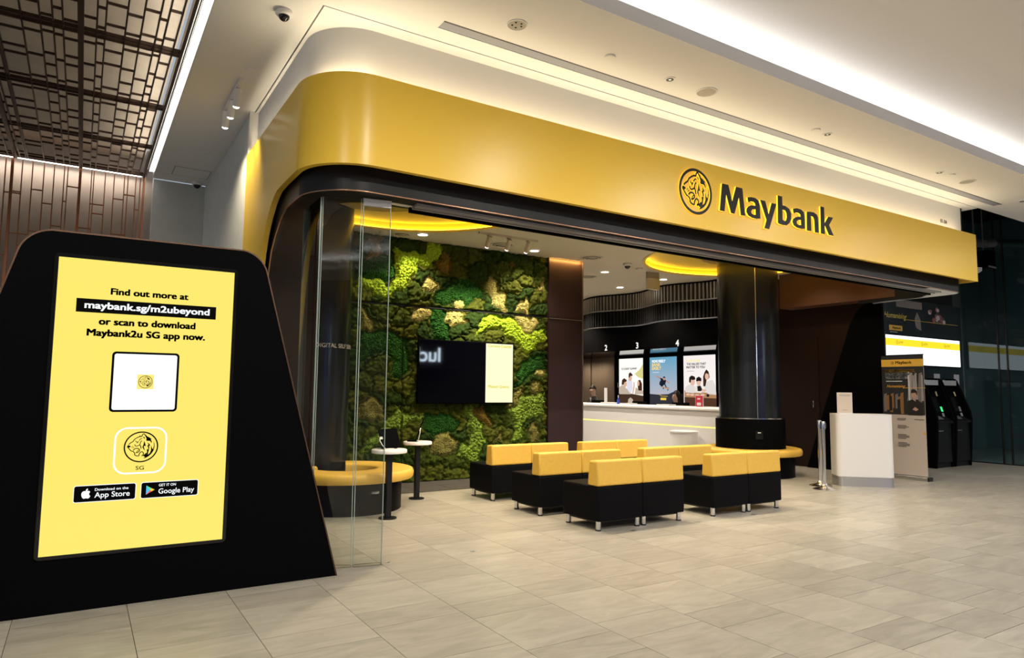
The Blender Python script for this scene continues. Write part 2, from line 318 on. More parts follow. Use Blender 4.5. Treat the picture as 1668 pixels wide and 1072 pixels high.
M_LEDLINE = mat('yellow_led_line', (1, .9, .3), .5, emit=1.3, ecol=(1, .82, .16))
M_INK = mat('black_ink', (.004, .004, .004), .5)
M_PAPER = mat('white_paper', (.78, .76, .72), .6)
M_GLASS = glass('clear_glass', (.93, .96, .95), 1.0)
M_GLASSD = glass('dark_tinted_glass', (.58, .72, .74), 1.5)
M_EDGE = mat('glass_edge', (.33, .41, .37), .15, spec=.6)
M_RUBBER = mat('black_rubber', (.01, .01, .01), .6)
M_DOME = mat('camera_dome', (.01, .01, .012), .06)
M_SKIN = mat('skin', (.74, .47, .35), .5)
M_HAIR = mat('dark_hair', (.014, .009, .007), .5)
M_VOID = mat('black_soffit', (.012, .012, .013), .8)
def emis(name, c, s=1.0):
    c = s2l(c) if isinstance(c, str) else c
    return mat(name, (0.02, .02, .02), .25, emit=s, ecol=c)
_em = {}
def E(c, s=1.0):
    k = (c, s)
    if k not in _em: _em[k] = emis('lit_print', c, s)
    return _em[k]
_pr = {}
def PR(c, r=.5):
    if c not in _pr: _pr[c] = mat('print', c, r)
    return _pr[c]

# ------------------------------------------------------------------ lettering and flat print
def curve_mesh(contours, extrude=0, offset=0):
    cu = bpy.data.curves.new('outline', 'CURVE'); cu.dimensions = '2D'; cu.fill_mode = 'BOTH'; cu.extrude = extrude
    for c in contours:
        sp = cu.splines.new('POLY'); sp.points.add(len(c)-1); sp.use_cyclic_u = True
        for p, q in zip(sp.points, c): p.co = (q[0], q[1], 0, 1)
    return _eval(cu)
def _eval(cu):
    o = bpy.data.objects.new('tmp', cu); C.objects.link(o)
    dg = bpy.context.evaluated_depsgraph_get(); dg.update()
    me = bpy.data.meshes.new_from_object(o.evaluated_get(dg))
    v = [tuple(x.co) for x in me.vertices]; f = [tuple(p.vertices) for p in me.polygons]
    bpy.data.objects.remove(o); bpy.data.meshes.remove(me)
    return v, f
def text_mesh(s, size, bold=0, align='LEFT', spacing=1.0, extrude=0, shear=0):
    cu = bpy.data.curves.new('lettering', 'FONT'); cu.body = s; cu.size = size; cu.offset = bold*size
    cu.align_x = align; cu.space_character = spacing; cu.extrude = extrude; cu.shear = shear; cu.resolution_u = 3
    return _eval(cu)
class Sheet:
    """a plane to print on: origin, right, up; n points towards the reader"""
    def __init__(s, o, u, v=(0, 0, 1)):
        s.o = Vector(o); s.u = Vector(u).normalized(); s.v = Vector(v).normalized(); s.n = s.u.cross(s.v)
    def at(s, x, y, d=0): return tuple(s.o+x*s.u+y*s.v+d*s.n)
    def fit_text(s, mb, t, x0, x1, y, cap, bold=0, d=.003, m=0, extrude=0, shear=0):
        """letters fill x0..x1, baseline y, capital height cap"""
        v, f = text_mesh(t, 1, 0, shear=shear)
        if not v: return
        a = min(p[0] for p in v); b = max(p[0] for p in v); k = (x1-x0)/(b-a); h = cap/.645
        for sx, sy in (((0, 0),) if bold < .008 else ((-1, -.6), (1, -.6), (1, .6), (-1, .6), (0, 0))):
            mb.add([s.at(x0+(p[0]-a)*k+sx*bold*h, y+p[1]*h+sy*bold*h, d) for p in v], f, m)
    def text(s, mb, t, x, y, cap, bold=0, align='LEFT', d=.003, m=0, spacing=1, shear=0):
        v, f = text_mesh(t, cap/.682, 0, align, spacing, 0, shear); h = cap/.682
        for sx, sy in (((0, 0),) if bold < .008 else ((-1, -.6), (1, -.6), (1, .6), (-1, .6), (0, 0))):
            mb.add([s.at(x+p[0]+sx*bold*h, y+p[1]+sy*bold*h, d) for p in v], f, m)
    def rect(s, mb, x0, x1, y0, y1, d=.002, m=0):
        mb.add([s.at(x0, y0, d), s.at(x1, y0, d), s.at(x1, y1, d), s.at(x0, y1, d)], [(0, 1, 2, 3)], m)
    def poly(s, mb, pts, d=.002, m=0): mb.add([s.at(x, y, d) for x, y in pts], [tuple(range(len(pts)))], m)
    def ell(s, mb, cx, cy, rx, ry, d=.002, m=0, n=20, rot=0):
        c, q = math.cos(rot), math.sin(rot)
        s.poly(mb, [(cx+rx*math.cos(t)*c-ry*math.sin(t)*q, cy+rx*math.cos(t)*q+ry*math.sin(t)*c) for t in [2*math.pi*i/n for i in range(n)]], d, m)
    def rrect(s, mb, x0, x1, y0, y1, r, d=.002, m=0): s.poly(mb, rrect_pts(x0, x1, y0, y1, r), d, m)
    def stroke(s, mb, pts, w, d=.002, m=0, closed=False, taper=False):
        L, R = ribbon(pts, w, closed, taper)
        n = len(L); v = [s.at(*p, d) for p in L]+[s.at(*p, d) for p in R]
        f = [(i, (i+1) % n, n+(i+1) % n, n+i) for i in range(n if closed else n-1)]
        mb.add(v, f, m)
def rrect_pts(x0, x1, y0, y1, r, n=6):
    P = []
    for cx, cy, a in ((x1-r, y0+r, -90), (x1-r, y1-r, 0), (x0+r, y1-r, 90), (x0+r, y0+r, 180)):
        for i in range(n+1):
            t = rad(a+90*i/n); P.append((cx+r*math.cos(t), cy+r*math.sin(t)))
    return P
def smooth_path(pts, k=4):
    out = []
    for i in range(len(pts)-1):
        p0 = pts[max(i-1, 0)]; p1 = pts[i]; p2 = pts[i+1]; p3 = pts[min(i+2, len(pts)-1)]
        for j in range(k):
            t = j/k
            out.append(tuple(.5*((2*b)+(-a+c)*t+(2*a-5*b+4*c-d)*t*t+(-a+3*b-3*c+d)*t**3) for a, b, c, d in zip(p0, p1, p2, p3)))
    out.append(tuple(pts[-1])); return out
def ribbon(pts, w, closed=False, taper=False):
    n = len(pts); L = []; R = []
    for i in range(n):
        a = pts[(i-1) % n] if closed or i > 0 else pts[i]; b = pts[(i+1) % n] if closed or i < n-1 else pts[i]
        tx, ty = b[0]-a[0], b[1]-a[1]; l = math.hypot(tx, ty) or 1
        ww = w*(1 if not taper else .35+.65*math.sin(math.pi*(i+.5)/n))
        nx, ny = -ty/l*ww/2, tx/l*ww/2
        L.append((pts[i][0]+nx, pts[i][1]+ny)); R.append((pts[i][0]-nx, pts[i][1]-ny))
    return L, R
def emblem(sh, mb, cx, cy, r, d=.003, m=0, ring=True, depth=0, bold=1.0):
    """round crest: a roaring big cat in profile inside a ring"""
    T = lambda p: (cx+p[0]*r, cy+p[1]*r)
    def put(poly):
        if depth:
            mb.prism(poly, 0, depth, lambda u, v, w: sh.at(u, v, d+w), m)
        else: sh.poly(mb, poly, d, m)
    for p in EMB_POLY: put([T(q) for q in p])
    for p, wd in EMB_STROKE:
        q = smooth_path([T(a) for a in p], 3); L, R = ribbon(q, wd*r*bold)
        if depth:
            for i in range(len(L)-1): mb.prism([L[i], L[i+1], R[i+1], R[i]], 0, depth, lambda u, v, w: sh.at(u, v, d+w), m)
        else: sh.stroke(mb, q, wd*r*bold, d, m)
    if ring:
        n = 48; A = [(cx+r*1.03*math.cos(2*math.pi*i/n), cy+r*1.03*math.sin(2*math.pi*i/n)) for i in range(n)]
        ri = .90 if depth else .945
        B = [(cx+r*ri*math.cos(2*math.pi*i/n), cy+r*ri*math.sin(2*math.pi*i/n)) for i in range(n)]
        for i in range(n):
            j = (i+1) % n
            if depth: mb.prism([A[i], A[j], B[j], B[i]], 0, depth, lambda u, v, w: sh.at(u, v, d+w), m)
            else: sh.poly(mb, [A[i], A[j], B[j], B[i]], d, m)
# ------------------------------------------------------------------ floor
fb = MB(); fb.box(-8, 24, -6.5, 17.2, -.06, -.006)
floor = struct('floor', fb, M_GROUT, 'pale beige stone tile floor of the mall and shop', 'floor')
def build_floor():
    me = {}
    for ln in (.6, .3):
        mb = MB(); g = .002; mb.box(g, .6025-g, g, ln-g, -.02, 0)
        o = obj('tile', mb, M_TILE, bevel=0); me[ln] = o.data; bpy.data.objects.remove(o)
    T = []
    for k in range(-4, 36):
        x = .333+.6025*k; off = 0 if k % 2 else .148
        for m in range(-6, 16):
            for y, ln in ((3.82+off+.9*m, .3), (4.12+off+.9*m, .6)):
                cx, cy = x+.3, y+ln/2
                dep = cx*.5322+cy*.8466; lat = cx*.8466-cy*.5322
                if dep < .8 or cy > 17: continue
                vis = abs(lat) < .80*dep+.7 and cy > 1.0 and dep > 2.6 and not (cx < 1.4 and cy > 5.2)
                T.append((0 if vis else 1, dep, x, y, ln))
    T.sort()
    mb = MB(); first = True
    for i, (nv, dep, x, y, ln) in enumerate(T):
        if i < 298 and not nv:
            o = bpy.data.objects.new('tile', me[ln]); C.objects.link(o); o.parent = floor; o.location = (x, y, 0)
        else: mb.add([(x+.002, y+.002, 0), (x+.6005, y+.002, 0), (x+.6005, y+ln-.002, 0), (x+.002, y+ln-.002, 0)], [(0, 1, 2, 3)])
    o = obj('tile_field', mb, M_TILE, floor); o['kind'] = 'stuff'
build_floor()
# ------------------------------------------------------------------ mall ceiling
cb = MB()
DUCT0, DUCT1 = 2.306, 11.93
cb.box(.705, 24, 3.915, 4.733, ZC, ZC+.03)
cb.box(.705, DUCT0, 4.733, 4.858, ZC, ZC+.03); cb.box(DUCT1, 24, 4.733, 4.858, ZC, ZC+.03)
cb.box(.705, 24, 4.858, 5.045, ZC, ZC+.03)
cb.box(.705, 1.42, 5.045, 10.75, ZC, ZC+.03)
cb.box(1.432, 11.86, 5.057, 5.4, ZC, ZC+.03); cb.box(1.432, 1.6, 5.4, 7.6, ZC, ZC+.03)
cb.box(.705, 24, 3.915, 3.935, ZC+.03, ZC+.13)           # upstand hiding the cove strip
cb.box(.705, 24, 3.935, 4.36, ZC+.03, ZC+.045); cb.box(.705, 24, 4.34, 4.36, ZC+.01, ZC+.5)
ceiling = struct('ceiling', cb, M_CEIL, 'cream painted soffit of the mall in front of the shop', 'ceiling')
rb = MB(); rb.box(-8, 24, -6.5, 4.36, 4.72, 4.76)
struct('ceiling_raised', rb, M_CEIL, 'raised grey white mall ceiling glowing along its cove edge', 'ceiling')
rv = MB(); rv.box(1.40, 11.86, 5.04, 5.062, ZC+.025, ZC+.05); rv.box(1.41, 1.44, 5.04, 10.8, ZC+.025, ZC+.05)
struct('trim_1', rv, M_INK, 'thin dark shadow gap line running round the soffit', 'trim')
# slot air diffuser
sl = thing('slot_diffuser', 'long grey linear air slot recessed in the cream soffit above the sign', 'air diffuser', (7.1, 4.8, ZC))
b = MB(); b.box(DUCT0, DUCT1, 4.7335, 4.753, ZC+.001, ZC+.03); obj('dark_slot', b, M_INK, sl)
b = MB(); b.box(DUCT0, DUCT1, 4.7535, 4.857, ZC+.004, ZC+.03); obj('blade', b, mat('slot_grey', (.30, .31, .37), .6), sl)
# left walls: grey stucco
gb = MB(); gb.box(1.39, 1.50, 7.56, 10.75, 0, ZC-.012); gb.box(.715, 1.50, 10.75, 10.85, 0, ZC-.012)
struct('wall_left', gb, M_GREYWALL, 'grey stucco wall corner left of the yellow portal', 'wall')
lb = MB(); lb.box(-4.5, .72, 10.95, 11.05, 0, 4.8); struct('wall_back', lb, mat('lattice_backing', (.34, .29, .25), .8, noise=.12, scale=3), 'beige grey wall behind the copper wall lattice', 'wall')
lc = MB(); lc.box(-4.5, .60, .5, 11.0, 4.66, 4.70); struct('ceiling_left', lc, mat('lattice_ceiling', (.48, .41, .32), .85, noise=.2, scale=2.5), 'beige panel ceiling above the bronze ceiling lattice', 'ceiling')
# ------------------------------------------------------------------ copper lattices
random.seed(5)
la = thing('ceiling_lattice', 'bronze rectangular grid lattice hung under the left mall ceiling', 'lattice', (-.4, 7, ZC))
LX = [-1.05, -.955, -.877, -.83, -.766, -.745, -.57, -.443, -.355, -.287, -.163, -.052, .008, .151, .263, .374, .433, .521]
def bar(parent, name, x0, x1, y0, y1, z0, z1, m=M_DARKBRZ, **k):
    b = MB(); b.box(x0, x1, y0, y1, z0, z1); return obj(name, b, m, parent, **k)
for x in LX:
    h = .022 if x in (-.163, -.877) else .0065
    bar(la, 'beam' if h > .01 else 'slat', x-h, x+h, 3.2, 10.72, ZC-(.03 if h > .01 else .008), ZC+.02)
bar(la, 'edge_beam', .575, .60, 3.2, 10.72, ZC-.03, ZC+.06); bar(la, 'edge_beam', .612, .622, 3.2, 10.72, ZC-.01, ZC+.05)
MY = [3.62, 3.70, 5.07, 5.15, 6.49, 6.575, 7.91, 7.985, 9.33, 9.40, 10.62, 10.70]
for y in MY: bar(la, 'cross_beam', -1.15, .575, y-.009, y+.009, ZC-.012, ZC+.02)
for i in range(len(LX)-1):
    a, c = LX[i], LX[i+1]
    if c-a < .04: continue
    for j in range(1, len(MY)-2, 2):
        y0, y1 = MY[j], MY[j+1]
        nq = (4 if i % 2 else 3) if j > 1 else 0
        for q in range(nq):
            y = y0+(y1-y0)*(q+.2+.6*random.random())/nq
            bar(la, 'short_slat', a, c, y-.006, y+.006, ZC-.006, ZC+.015)
wl = thing('wall_lattice', 'copper bar lattice standing against the left back wall', 'lattice', (-.4, 10.76, 0))
WX = [-1.36, -1.28, -1.15, -1.06, -.975, -.905, -.80, -.69, -.566, -.455, -.342, -.303, -.162, -.032, -.005, .128, .235, .358, .40, .497, .552]
for x in WX:
    h = .016 if x in (-.162, -.905) else .006
    bar(wl, 'upright', x-h, x+h, 10.74, 10.78, 0, ZC-.02, M_COPPER)
bar(wl, 'end_post', .585, .61, 10.72, 10.79, 0, ZC-.02, M_COPPER)
for i in range(len(WX)-1):
    for q in range(3):
        z = 2.3+2.0*(q+.15+.7*random.random())/3; j = min(len(WX)-1, i+random.choice((1, 1, 2)))
        if q == 2 and i % 3 == 0: continue
        bar(wl, 'rung', WX[i], WX[j], 10.745, 10.775, z-.006, z+.006, M_COPPER)
b = MB(); b.box(-8, 24, -6.6, -6.5, 0, 4.76); struct('wall_opposite', b, mat('opposite_front', (.10, .095, .09), .6), 'dark shop fronts across the concourse behind the viewer', 'wall')
b = MB(); b.box(-8, 24, -6.5, -5.4, ZC, ZC+.03); b.box(-8, 24, -5.42, -5.4, ZC+.03, ZC+.12); b.box(-8, 24, -5.4, -4.9, ZC, ZC+.02); b.box(-8, 24, -4.92, -4.9, ZC+.02, ZC+.12)  # unseen soffit and trough added for the uplight behind the camera
struct('ceiling_added_cove', b, M_CEIL, 'unseen cream soffit added to carry an uplight over the opposite shop fronts', 'ceiling')
bs_ = thing('blue_display', 'tall blue lit display in the opposite shop front, mirrored in the black column', 'display', (8.1, -6.45, 0))
b = MB(); b.box(7.2, 9.0, -6.49, -6.42, .5, 3.6); obj('case', b, M_BLACK, bs_)
b = MB(); Sheet((9.0, -6.42, 0), (-1, 0, 0)).rect(b, .05, 1.75, .55, 3.55, .002); obj('lit_face', b, E((.03, .12, .75), 2.2), bs_)
# linear lamp troughs
lt = thing('linear_light', 'bright white light trough along the left edge of the soffit', 'lamp', (.66, 6, ZC+.08))
b = MB(); b.box(.635, .70, .8, 10.70, ZC+.075, ZC+.085); obj('diffuser', b, M_LED, lt)
b = MB(); b.box(.6985, .7045, .8, 10.70, ZC-.0, ZC+.10); b.box(.628, .634, .8, 10.72, ZC-.0, ZC+.10); obj('channel', b, M_ALU, lt)
lt = thing('linear_light', 'bright light slot at the top of the copper wall lattice', 'lamp', (-.4, 10.85, 4.40))
b = MB(); b.box(-2.2, .57, 10.82, 10.90, 4.385, 4.40); obj('diffuser', b, M_LED, lt)
b = MB(); b.box(-2.2, .57, 10.80, 10.92, 4.402, 4.43); obj('channel', b, M_ALU, lt)
# ------------------------------------------------------------------ yellow fascia with its rounded portal
def corner_path(front_y, ret_x, cx, cy, r, x_end, ys, n=14):
    P = [(x_end, front_y)]+[(x_end+(cx-x_end)*i/6, front_y) for i in range(1, 6)]
    for i in range(n+1):
        t = rad(270-90*i/n); P.append((cx+r*math.cos(t), cy+r*math.sin(t)))
    return P+[(ret_x, y) for y in ys]
def skin(mb, P, Pi, zb, zt):
    n = len(P)
    A = [(p[0], p[1], z) for p, z in zip(P, zb)]; B = [(p[0], p[1], zt) for p in P]
    Ai = [(p[0], p[1], z) for p, z in zip(Pi, zb)]; Bi = [(p[0], p[1], zt) for p in Pi]
    mb.strip(A, B); mb.strip(Ai, Bi); mb.strip(A, Ai); mb.strip(B, Bi)
    for i in (0, n-1): mb.add([A[i], B[i], Bi[i], Ai[i]], [(0, 1, 2, 3)])
fa = thing('portal_fascia', 'yellow curved fascia over the shop opening with black band below', 'fascia', (6.5, 5.05, 3.5))
ret = [(5.9, 3.156), (6.1, 3.148), (6.2, 3.12), (6.3, 3.07), (6.41, 2.99), (6.5, 2.91), (6.566, 2.83), (6.65, 2.67), (6.72, 2.47), (6.8, 2.2), (6.92, 1.75), (7.05, 1.25), (7.2, .65), (7.36, 0.0), (7.555, 0.0)]
ys = [r[0] for r in ret]
P = corner_path(5.0, 1.37, 1.87, 5.5, .5, 11.60, ys); Pi = corner_path(5.05, 1.42, 1.87, 5.5, .45, 11.60, ys)
zb = [3.156]*(len(P)-len(ys))+[r[1] for r in ret]
b = MB(); skin(b, P, Pi, zb, 3.892)
b.box(11.60, 11.63, 5.0, 7.3, 3.156, 3.892)
obj('yellow_skin', b, M_YELLOW, fa, smooth=35)
bret = [(5.75, 3.0), (6.07, 2.998), (6.2, 2.965), (6.3, 2.93), (6.46, 2.83), (6.6, 2.70), (6.68, 2.52), (6.75, 2.25), (6.87, 1.75), (7.0, 1.2), (7.12, .65), (7.28, 0), (7.5, 0)]
ys = [r[0] for r in bret]
P = corner_path(5.19, 1.45, 1.92, 5.66, .47, 11.40, ys); Pi = corner_path(5.23, 1.49, 1.92, 5.66, .43, 11.40, ys)
zb = [3.0]*(len(P)-len(ys))+[r[1] for r in bret]
n0 = len(P)-len(ys)
b = MB(); skin(b, P[n0-1:], Pi[n0-1:], zb[n0-1:], 3.32); obj('leg_band', b, mat('brown_black_leg', (.022, .014, .011), .32, spec=.4), fa)
b = MB(); skin(b, P[:n0], Pi[:n0], zb[:n0], 3.32)
E_ = [(11.40+.2*math.sin(rad(a)), 5.39-.2*math.cos(rad(a))) for a in range(0, 91, 10)]+[(11.60, 5.6), (11.62, 6.9)]
Ei = [(11.40+.16*math.sin(rad(a)), 5.39-.16*math.cos(rad(a))) for a in range(0, 91, 10)]+[(11.56, 5.6), (11.58, 6.9)]
skin(b, E_, Ei, [3.0]*len(E_), 3.32)
obj('black_band', b, M_BLACKMET, fa, smooth=35)
# underside of the portal and inner jamb
In = corner_path(5.44, 1.86, 2.02, 5.76, .22, 11.40, ys)
A_ = [(p[0], p[1], z+.004) for p, z in zip(P, zb)]; B_ = [(p[0], p[1], z+.004) for p, z in zip(In, zb)]
b = MB(); b.strip(A_[:n0], B_[:n0]); obj('soffit_lining', b, M_BLACKMET, fa, smooth=35)
b = MB(); b.strip(A_[n0-1:], B_[n0-1:]); obj('jamb_lining', b, mat('jamb_brown', (.020, .012, .009), .42, spec=.3), fa, smooth=35)
b = MB(); k = 0
edge = [(p[0], p[1], z) for p, z in zip(P, zb)][:-1]
b.tube([(e[0]+.004, e[1]+(.004 if i < n0 else 0), e[2]-.001) for i, e in enumerate(edge)], .0065, 6)
obj('bronze_trim', b, M_BRONZE, fa, smooth=60)
b = MB()
for y0, y1, z0 in ((5.285, 5.305, 2.975), (5.325, 5.345, 2.975), (5.375, 5.395, 2.968)): b.box(2.35, 11.1, y0, y1, z0, 3.0)
obj('door_track', b, mat('track_grey', (.40, .39, .38), .4, .4), fa)
b = MB(); b.box(2.35, 11.1, 5.44, 5.47, 2.955, 3.02); obj('track_cover', b, M_BLACK, fa)
b = MB()
OUT = [(10.6, 5.20), (11.40, 5.20), (11.50, 5.23), (11.57, 5.31), (11.60, 5.45), (11.62, 6.0), (11.72, 6.7)]
INN = [(10.6, 5.37), (11.08, 5.37), (11.20, 5.46), (11.40, 5.64), (11.55, 5.80), (11.60, 6.0), (11.66, 6.7)]
b.strip([(*p, 2.992) for p in OUT], [(*p, 2.992) for p in INN]); b.strip([(*p, 3.004) for p in OUT], [(*p, 3.004) for p in INN])
obj('soffit_strip', b, mat('pale_soffit_metal', (.88, .91, .93), .5), fa)
# white upstand wall behind the fascia
ys = [5.9, 6.5, 7.0, 7.555]
P = corner_path(5.2, 1.46, 1.91, 5.65, .45, 11.62, ys); Pi = corner_path(5.24, 1.50, 1.91, 5.65, .41, 11.62, ys)
b = MB(); skin(b, P, Pi, [3.3]*len(P), ZC); b.box(1.372, 1.46, 7.50, 7.555, 3.8, ZC)
struct('wall_front', b, M_WHITE, 'white cove lit wall band above the yellow fascia', 'wall', smooth=35)
b = MB(); b.box(11.62, 11.66, 5.2, 7.3, 3.3, 6.2); b.box(11.66, 16.1, 7.45, 7.55, 3.25, 6.2); struct('wall_void', b, M_VOID, 'black unlit wall of the ceiling void right of the fascia', 'wall')
b = MB(); b.box(11.60, 24, 5.05, 9, 6.2, 6.25); b.box(11.87, 24, 5.05, 5.06, ZC+.03, 6.2); struct('ceiling_void', b, M_VOID, 'black open ceiling void right of the fascia', 'ceiling')
# ------------------------------------------------------------------ the lit letters and crest
SG = thing('bank_sign', 'black raised letters and round big cat crest on the yellow fascia', 'sign', (6.4, 4.96, 3.5))
M_LETFACE = mat('letter_face', (.012, .009, .006), .40, spec=.22); M_LETSIDE = mat('letter_side', (1, .8, .1), .5, emit=1.0, ecol=(1, .68, .05))
for nm, cs in LETTERS.items():
    cs = [[(p[0]*1.0112, 1.417+(p[1]-1.417)*1.0112) for p in c] for c in cs]      # traced on y = 4.92, face stands at y = 4.975
    v, f = curve_mesh(cs, .011)
    o3 = MB(); o3.add([(p[0], 4.9865-p[2], p[1]) for p in v], f)
    side = [abs(np.cross(np.array(o3.v[q[1]])-np.array(o3.v[q[0]]), np.array(o3.v[q[2]])-np.array(o3.v[q[1]]))[1]) < 1e-9 for q in o3.f]
    o3.m = [1 if sd else 0 for sd in side]
    obj('letter', o3, [M_LETFACE, M_LETSIDE], SG)
sh = Sheet((5.426, 4.998, 3.5415), (1, 0, 0)); b = MB()
emblem(sh, b, 0, 0, .2427, .006, 0, True, .007, 1.6)
b.m = [0 if sum(abs(b.v[i][1]-4.985) < .002 for i in q) == len(q) else 1 for q in b.f]
obj('crest', b, [M_LETFACE, M_LETSIDE], SG)
un = thing('unit_number', 'small black unit number 01-04 on the white wall band', 'sign', (11.08, 5.2, 4.05)); b = MB()
Sheet((10.99, 5.2, 4.035), (1, 0, 0)).fit_text(b, '01-04', 0, .19, 0, .055, .015, .002); obj('lettering', b, M_INK, un)
# ------------------------------------------------------------------ shop shell
def ceiling_with_holes(mb, x0, x1, y0, y1, z, holes, n=48):
    xs = sorted(holes)
    edges = [x0]
    for cx, cy, r in xs: edges += [cx-r-.05, cx+r+.05]
    edges.append(x1)
    for i in range(0, len(edges), 2): mb.add([(edges[i], y0, z), (edges[i+1], y0, z), (edges[i+1], y1, z), (edges[i], y1, z)], [(0, 1, 2, 3)])
    for cx, cy, r in xs:
        a, c, s0, s1 = cx-r-.05, cx+r+.05, cy-r-.05, cy+r+.05
        mb.add([(a, y0, z), (c, y0, z), (c, s0, z), (a, s0, z)], [(0, 1, 2, 3)])
        mb.add([(a, s1, z), (c, s1, z), (c, y1, z), (a, y1, z)], [(0, 1, 2, 3)])
        ci = []; sq = []
        for k in range(n):
            t = 2*math.pi*k/n; u, v = math.cos(t), math.sin(t); q = (r+.05)/max(abs(u), abs(v))
            ci.append((cx+r*u, cy+r*v, z)); sq.append((cx+q*u, cy+q*v, z))
        for k in range(n): mb.add([ci[k], ci[(k+1) % n], sq[(k+1) % n], sq[k]], [(0, 1, 2, 3)])
HOLES = [(3.32, 7.6, 1.72), (9.70, 7.75, 1.80)]
b = MB(); ceiling_with_holes(b, 1.50, 11.62, 5.45, 17.0, ZI, HOLES); b.box(11.62, 13.4, 7.5, 17, ZI, ZI+.02)
b.box(1.5, 11.6, 5.24, 5.47, ZI-.0, ZI+.03); b.box(1.95, 11.55, 5.40, 5.46, 3.0, ZI)
for cx, cy, r in HOLES: b.box(cx-r-.1, cx+r+.1, cy-r-.1, cy+r+.1, ZI+.115, ZI+.13)
struct('ceiling_shop', b, M_INCEIL, 'warm cream ceiling inside the shop with round recesses', 'ceiling')
M_RECESS = mat('yellow_paint_and_glow', (.86, .64, .10), .5); M_GOLDLEAF = mat('gold_leaf', (.62, .45, .13), .45, .3, noise=.45, scale=7, bump=.3, bscale=9)
for (cx, cy, r), lbl, gx, gy in zip(HOLES, ('yellow glowing round ceiling recess above the left bench', 'yellow glowing round ceiling recess around the right black column'), (2.62, 9.96), (8.6, 7.98)):
    t = thing('ceiling_recess', lbl, 'ceiling light', (cx, cy, ZI), 0, 'round ceiling recesses')
    b = MB(); b.lathe([(r, -.012), (r, .115)], (cx, cy, ZI), 64, caps=False); obj('recess_wall', b, M_RECESS, t, smooth=40)
    b = MB(); b.lathe([(.03, .112), (r, .112)], (cx, cy, ZI), 64, caps=False); obj('recess_top', b, M_RECESS, t)  # yellow of the LED glow put into the colour of the top
    b = MB(); b.lathe([(r, -.012), (r-.05, -.012), (r-.05, .012), (r, .012)], (cx, cy, ZI), 64, caps=False); obj('recess_lip', b, M_RECESS, t, smooth=40)
    b = MB(); b.lathe([(r-.045, .016), (r-.01, .016)], (cx, cy, ZI), 64, caps=False); obj('light_ring', b, M_LEDY, t)
    b = MB(); b.lathe([(.02, .075), (.80, .075), (.80, .11), (.02, .11)], (9.9 if cx > 5 else 3.0, 7.9, ZI), 48, caps=False); obj('gold_disc', b, M_GOLDLEAF, t, smooth=40)
b = MB(); b.box(1.5, 1.56, 7.5, 9.9, 0, ZI); b.box(1.5, 3.0, 9.78, 9.9, 0, ZI); struct('wall_shop', b, mat('tile_grout_grey', (.06, .055, .05), .8), 'dark backing of the grey tiled wall seen through the left pane', 'wall')
random.seed(3); wshop = bpy.data.objects['wall_shop']
for r_ in range(9):
    z = .05+.41*r_; x = 1.6-.5*random.random()
    while x < 2.95:
        w_ = random.choice((.22, .36, .5)); x0 = max(x, 1.57); x1 = min(x+w_, 2.96); x += w_
        zz = z+.1*random.random()
        if x1-x0 > .05:
            bb = MB(); bb.box(x0+.006, x1-.006, 9.76, 9.785, z+.006, min(z+.404, ZI-.01)); obj('wall_tile', bb, M_GREYP, wshop)
b = MB(); b.box(6.80, 7.53, 9.62, 9.95, 0, 2.665); b.box(6.80, 7.53, 9.62, 9.95, 2.685, ZI); b.box(6.80, 7.52, 9.64, 9.9, 2.66, 2.69)
struct('wall_panel', b, M_AUBERG, 'dark aubergine wall panel right of the moss wall', 'wall')
b = MB(); b.box(6.80, 7.54, 9.60, 9.63, 2.655, 2.668); b.box(7.525, 7.54, 9.60, 9.62, 0, ZI); struct('trim_2', b, mat('trim_grey', (.2, .16, .15), .3, .6), 'thin metal trim across the aubergine wall panel', 'trim')
b = MB(); b.box(2.95, 7.52, 9.80, 9.95, 0, ZI); b.box(7.38, 7.52, 9.95, 17, 0, ZI); b.box(7.5, 13.5, 16.95, 17.05, 0, ZI); b.box(13.3, 13.45, 9.0, 17, 0, ZI)
b.box(11.95, 13.45, 9.35, 9.45, 0, ZI)
struct('wall_teller', b, M_BLACK, 'black wall behind the counter carrying the lit posters', 'wall')
dr = thing('door_1', 'brown grey cupboard door pair behind the counter', 'door', (13.28, 16, 0)); dr['kind'] = 'structure'
M_DOORP = mat('taupe_laminate', (.23, .175, .135), .5, noise=.12, scale=20, stretch=(1, 1, .1))
for y0, y1 in ((15.42, 16.46), (16.52, 16.94)):
    b = MB(); b.box(13.26, 13.30, y0, y1, .02, 2.47); obj('door_leaf', b, M_DOORP, dr)
b = MB(); b.prism([(12.35, ZI), (12.35, 2.50), (13.29, 2.395), (13.29, ZI)], 9.46, 16.94, lambda u, v, w: (u, w, v))
struct('trim_3', b, M_GLOSSBLK, 'glossy black bulkhead with counter numbers above the tellers', 'bulkhead')
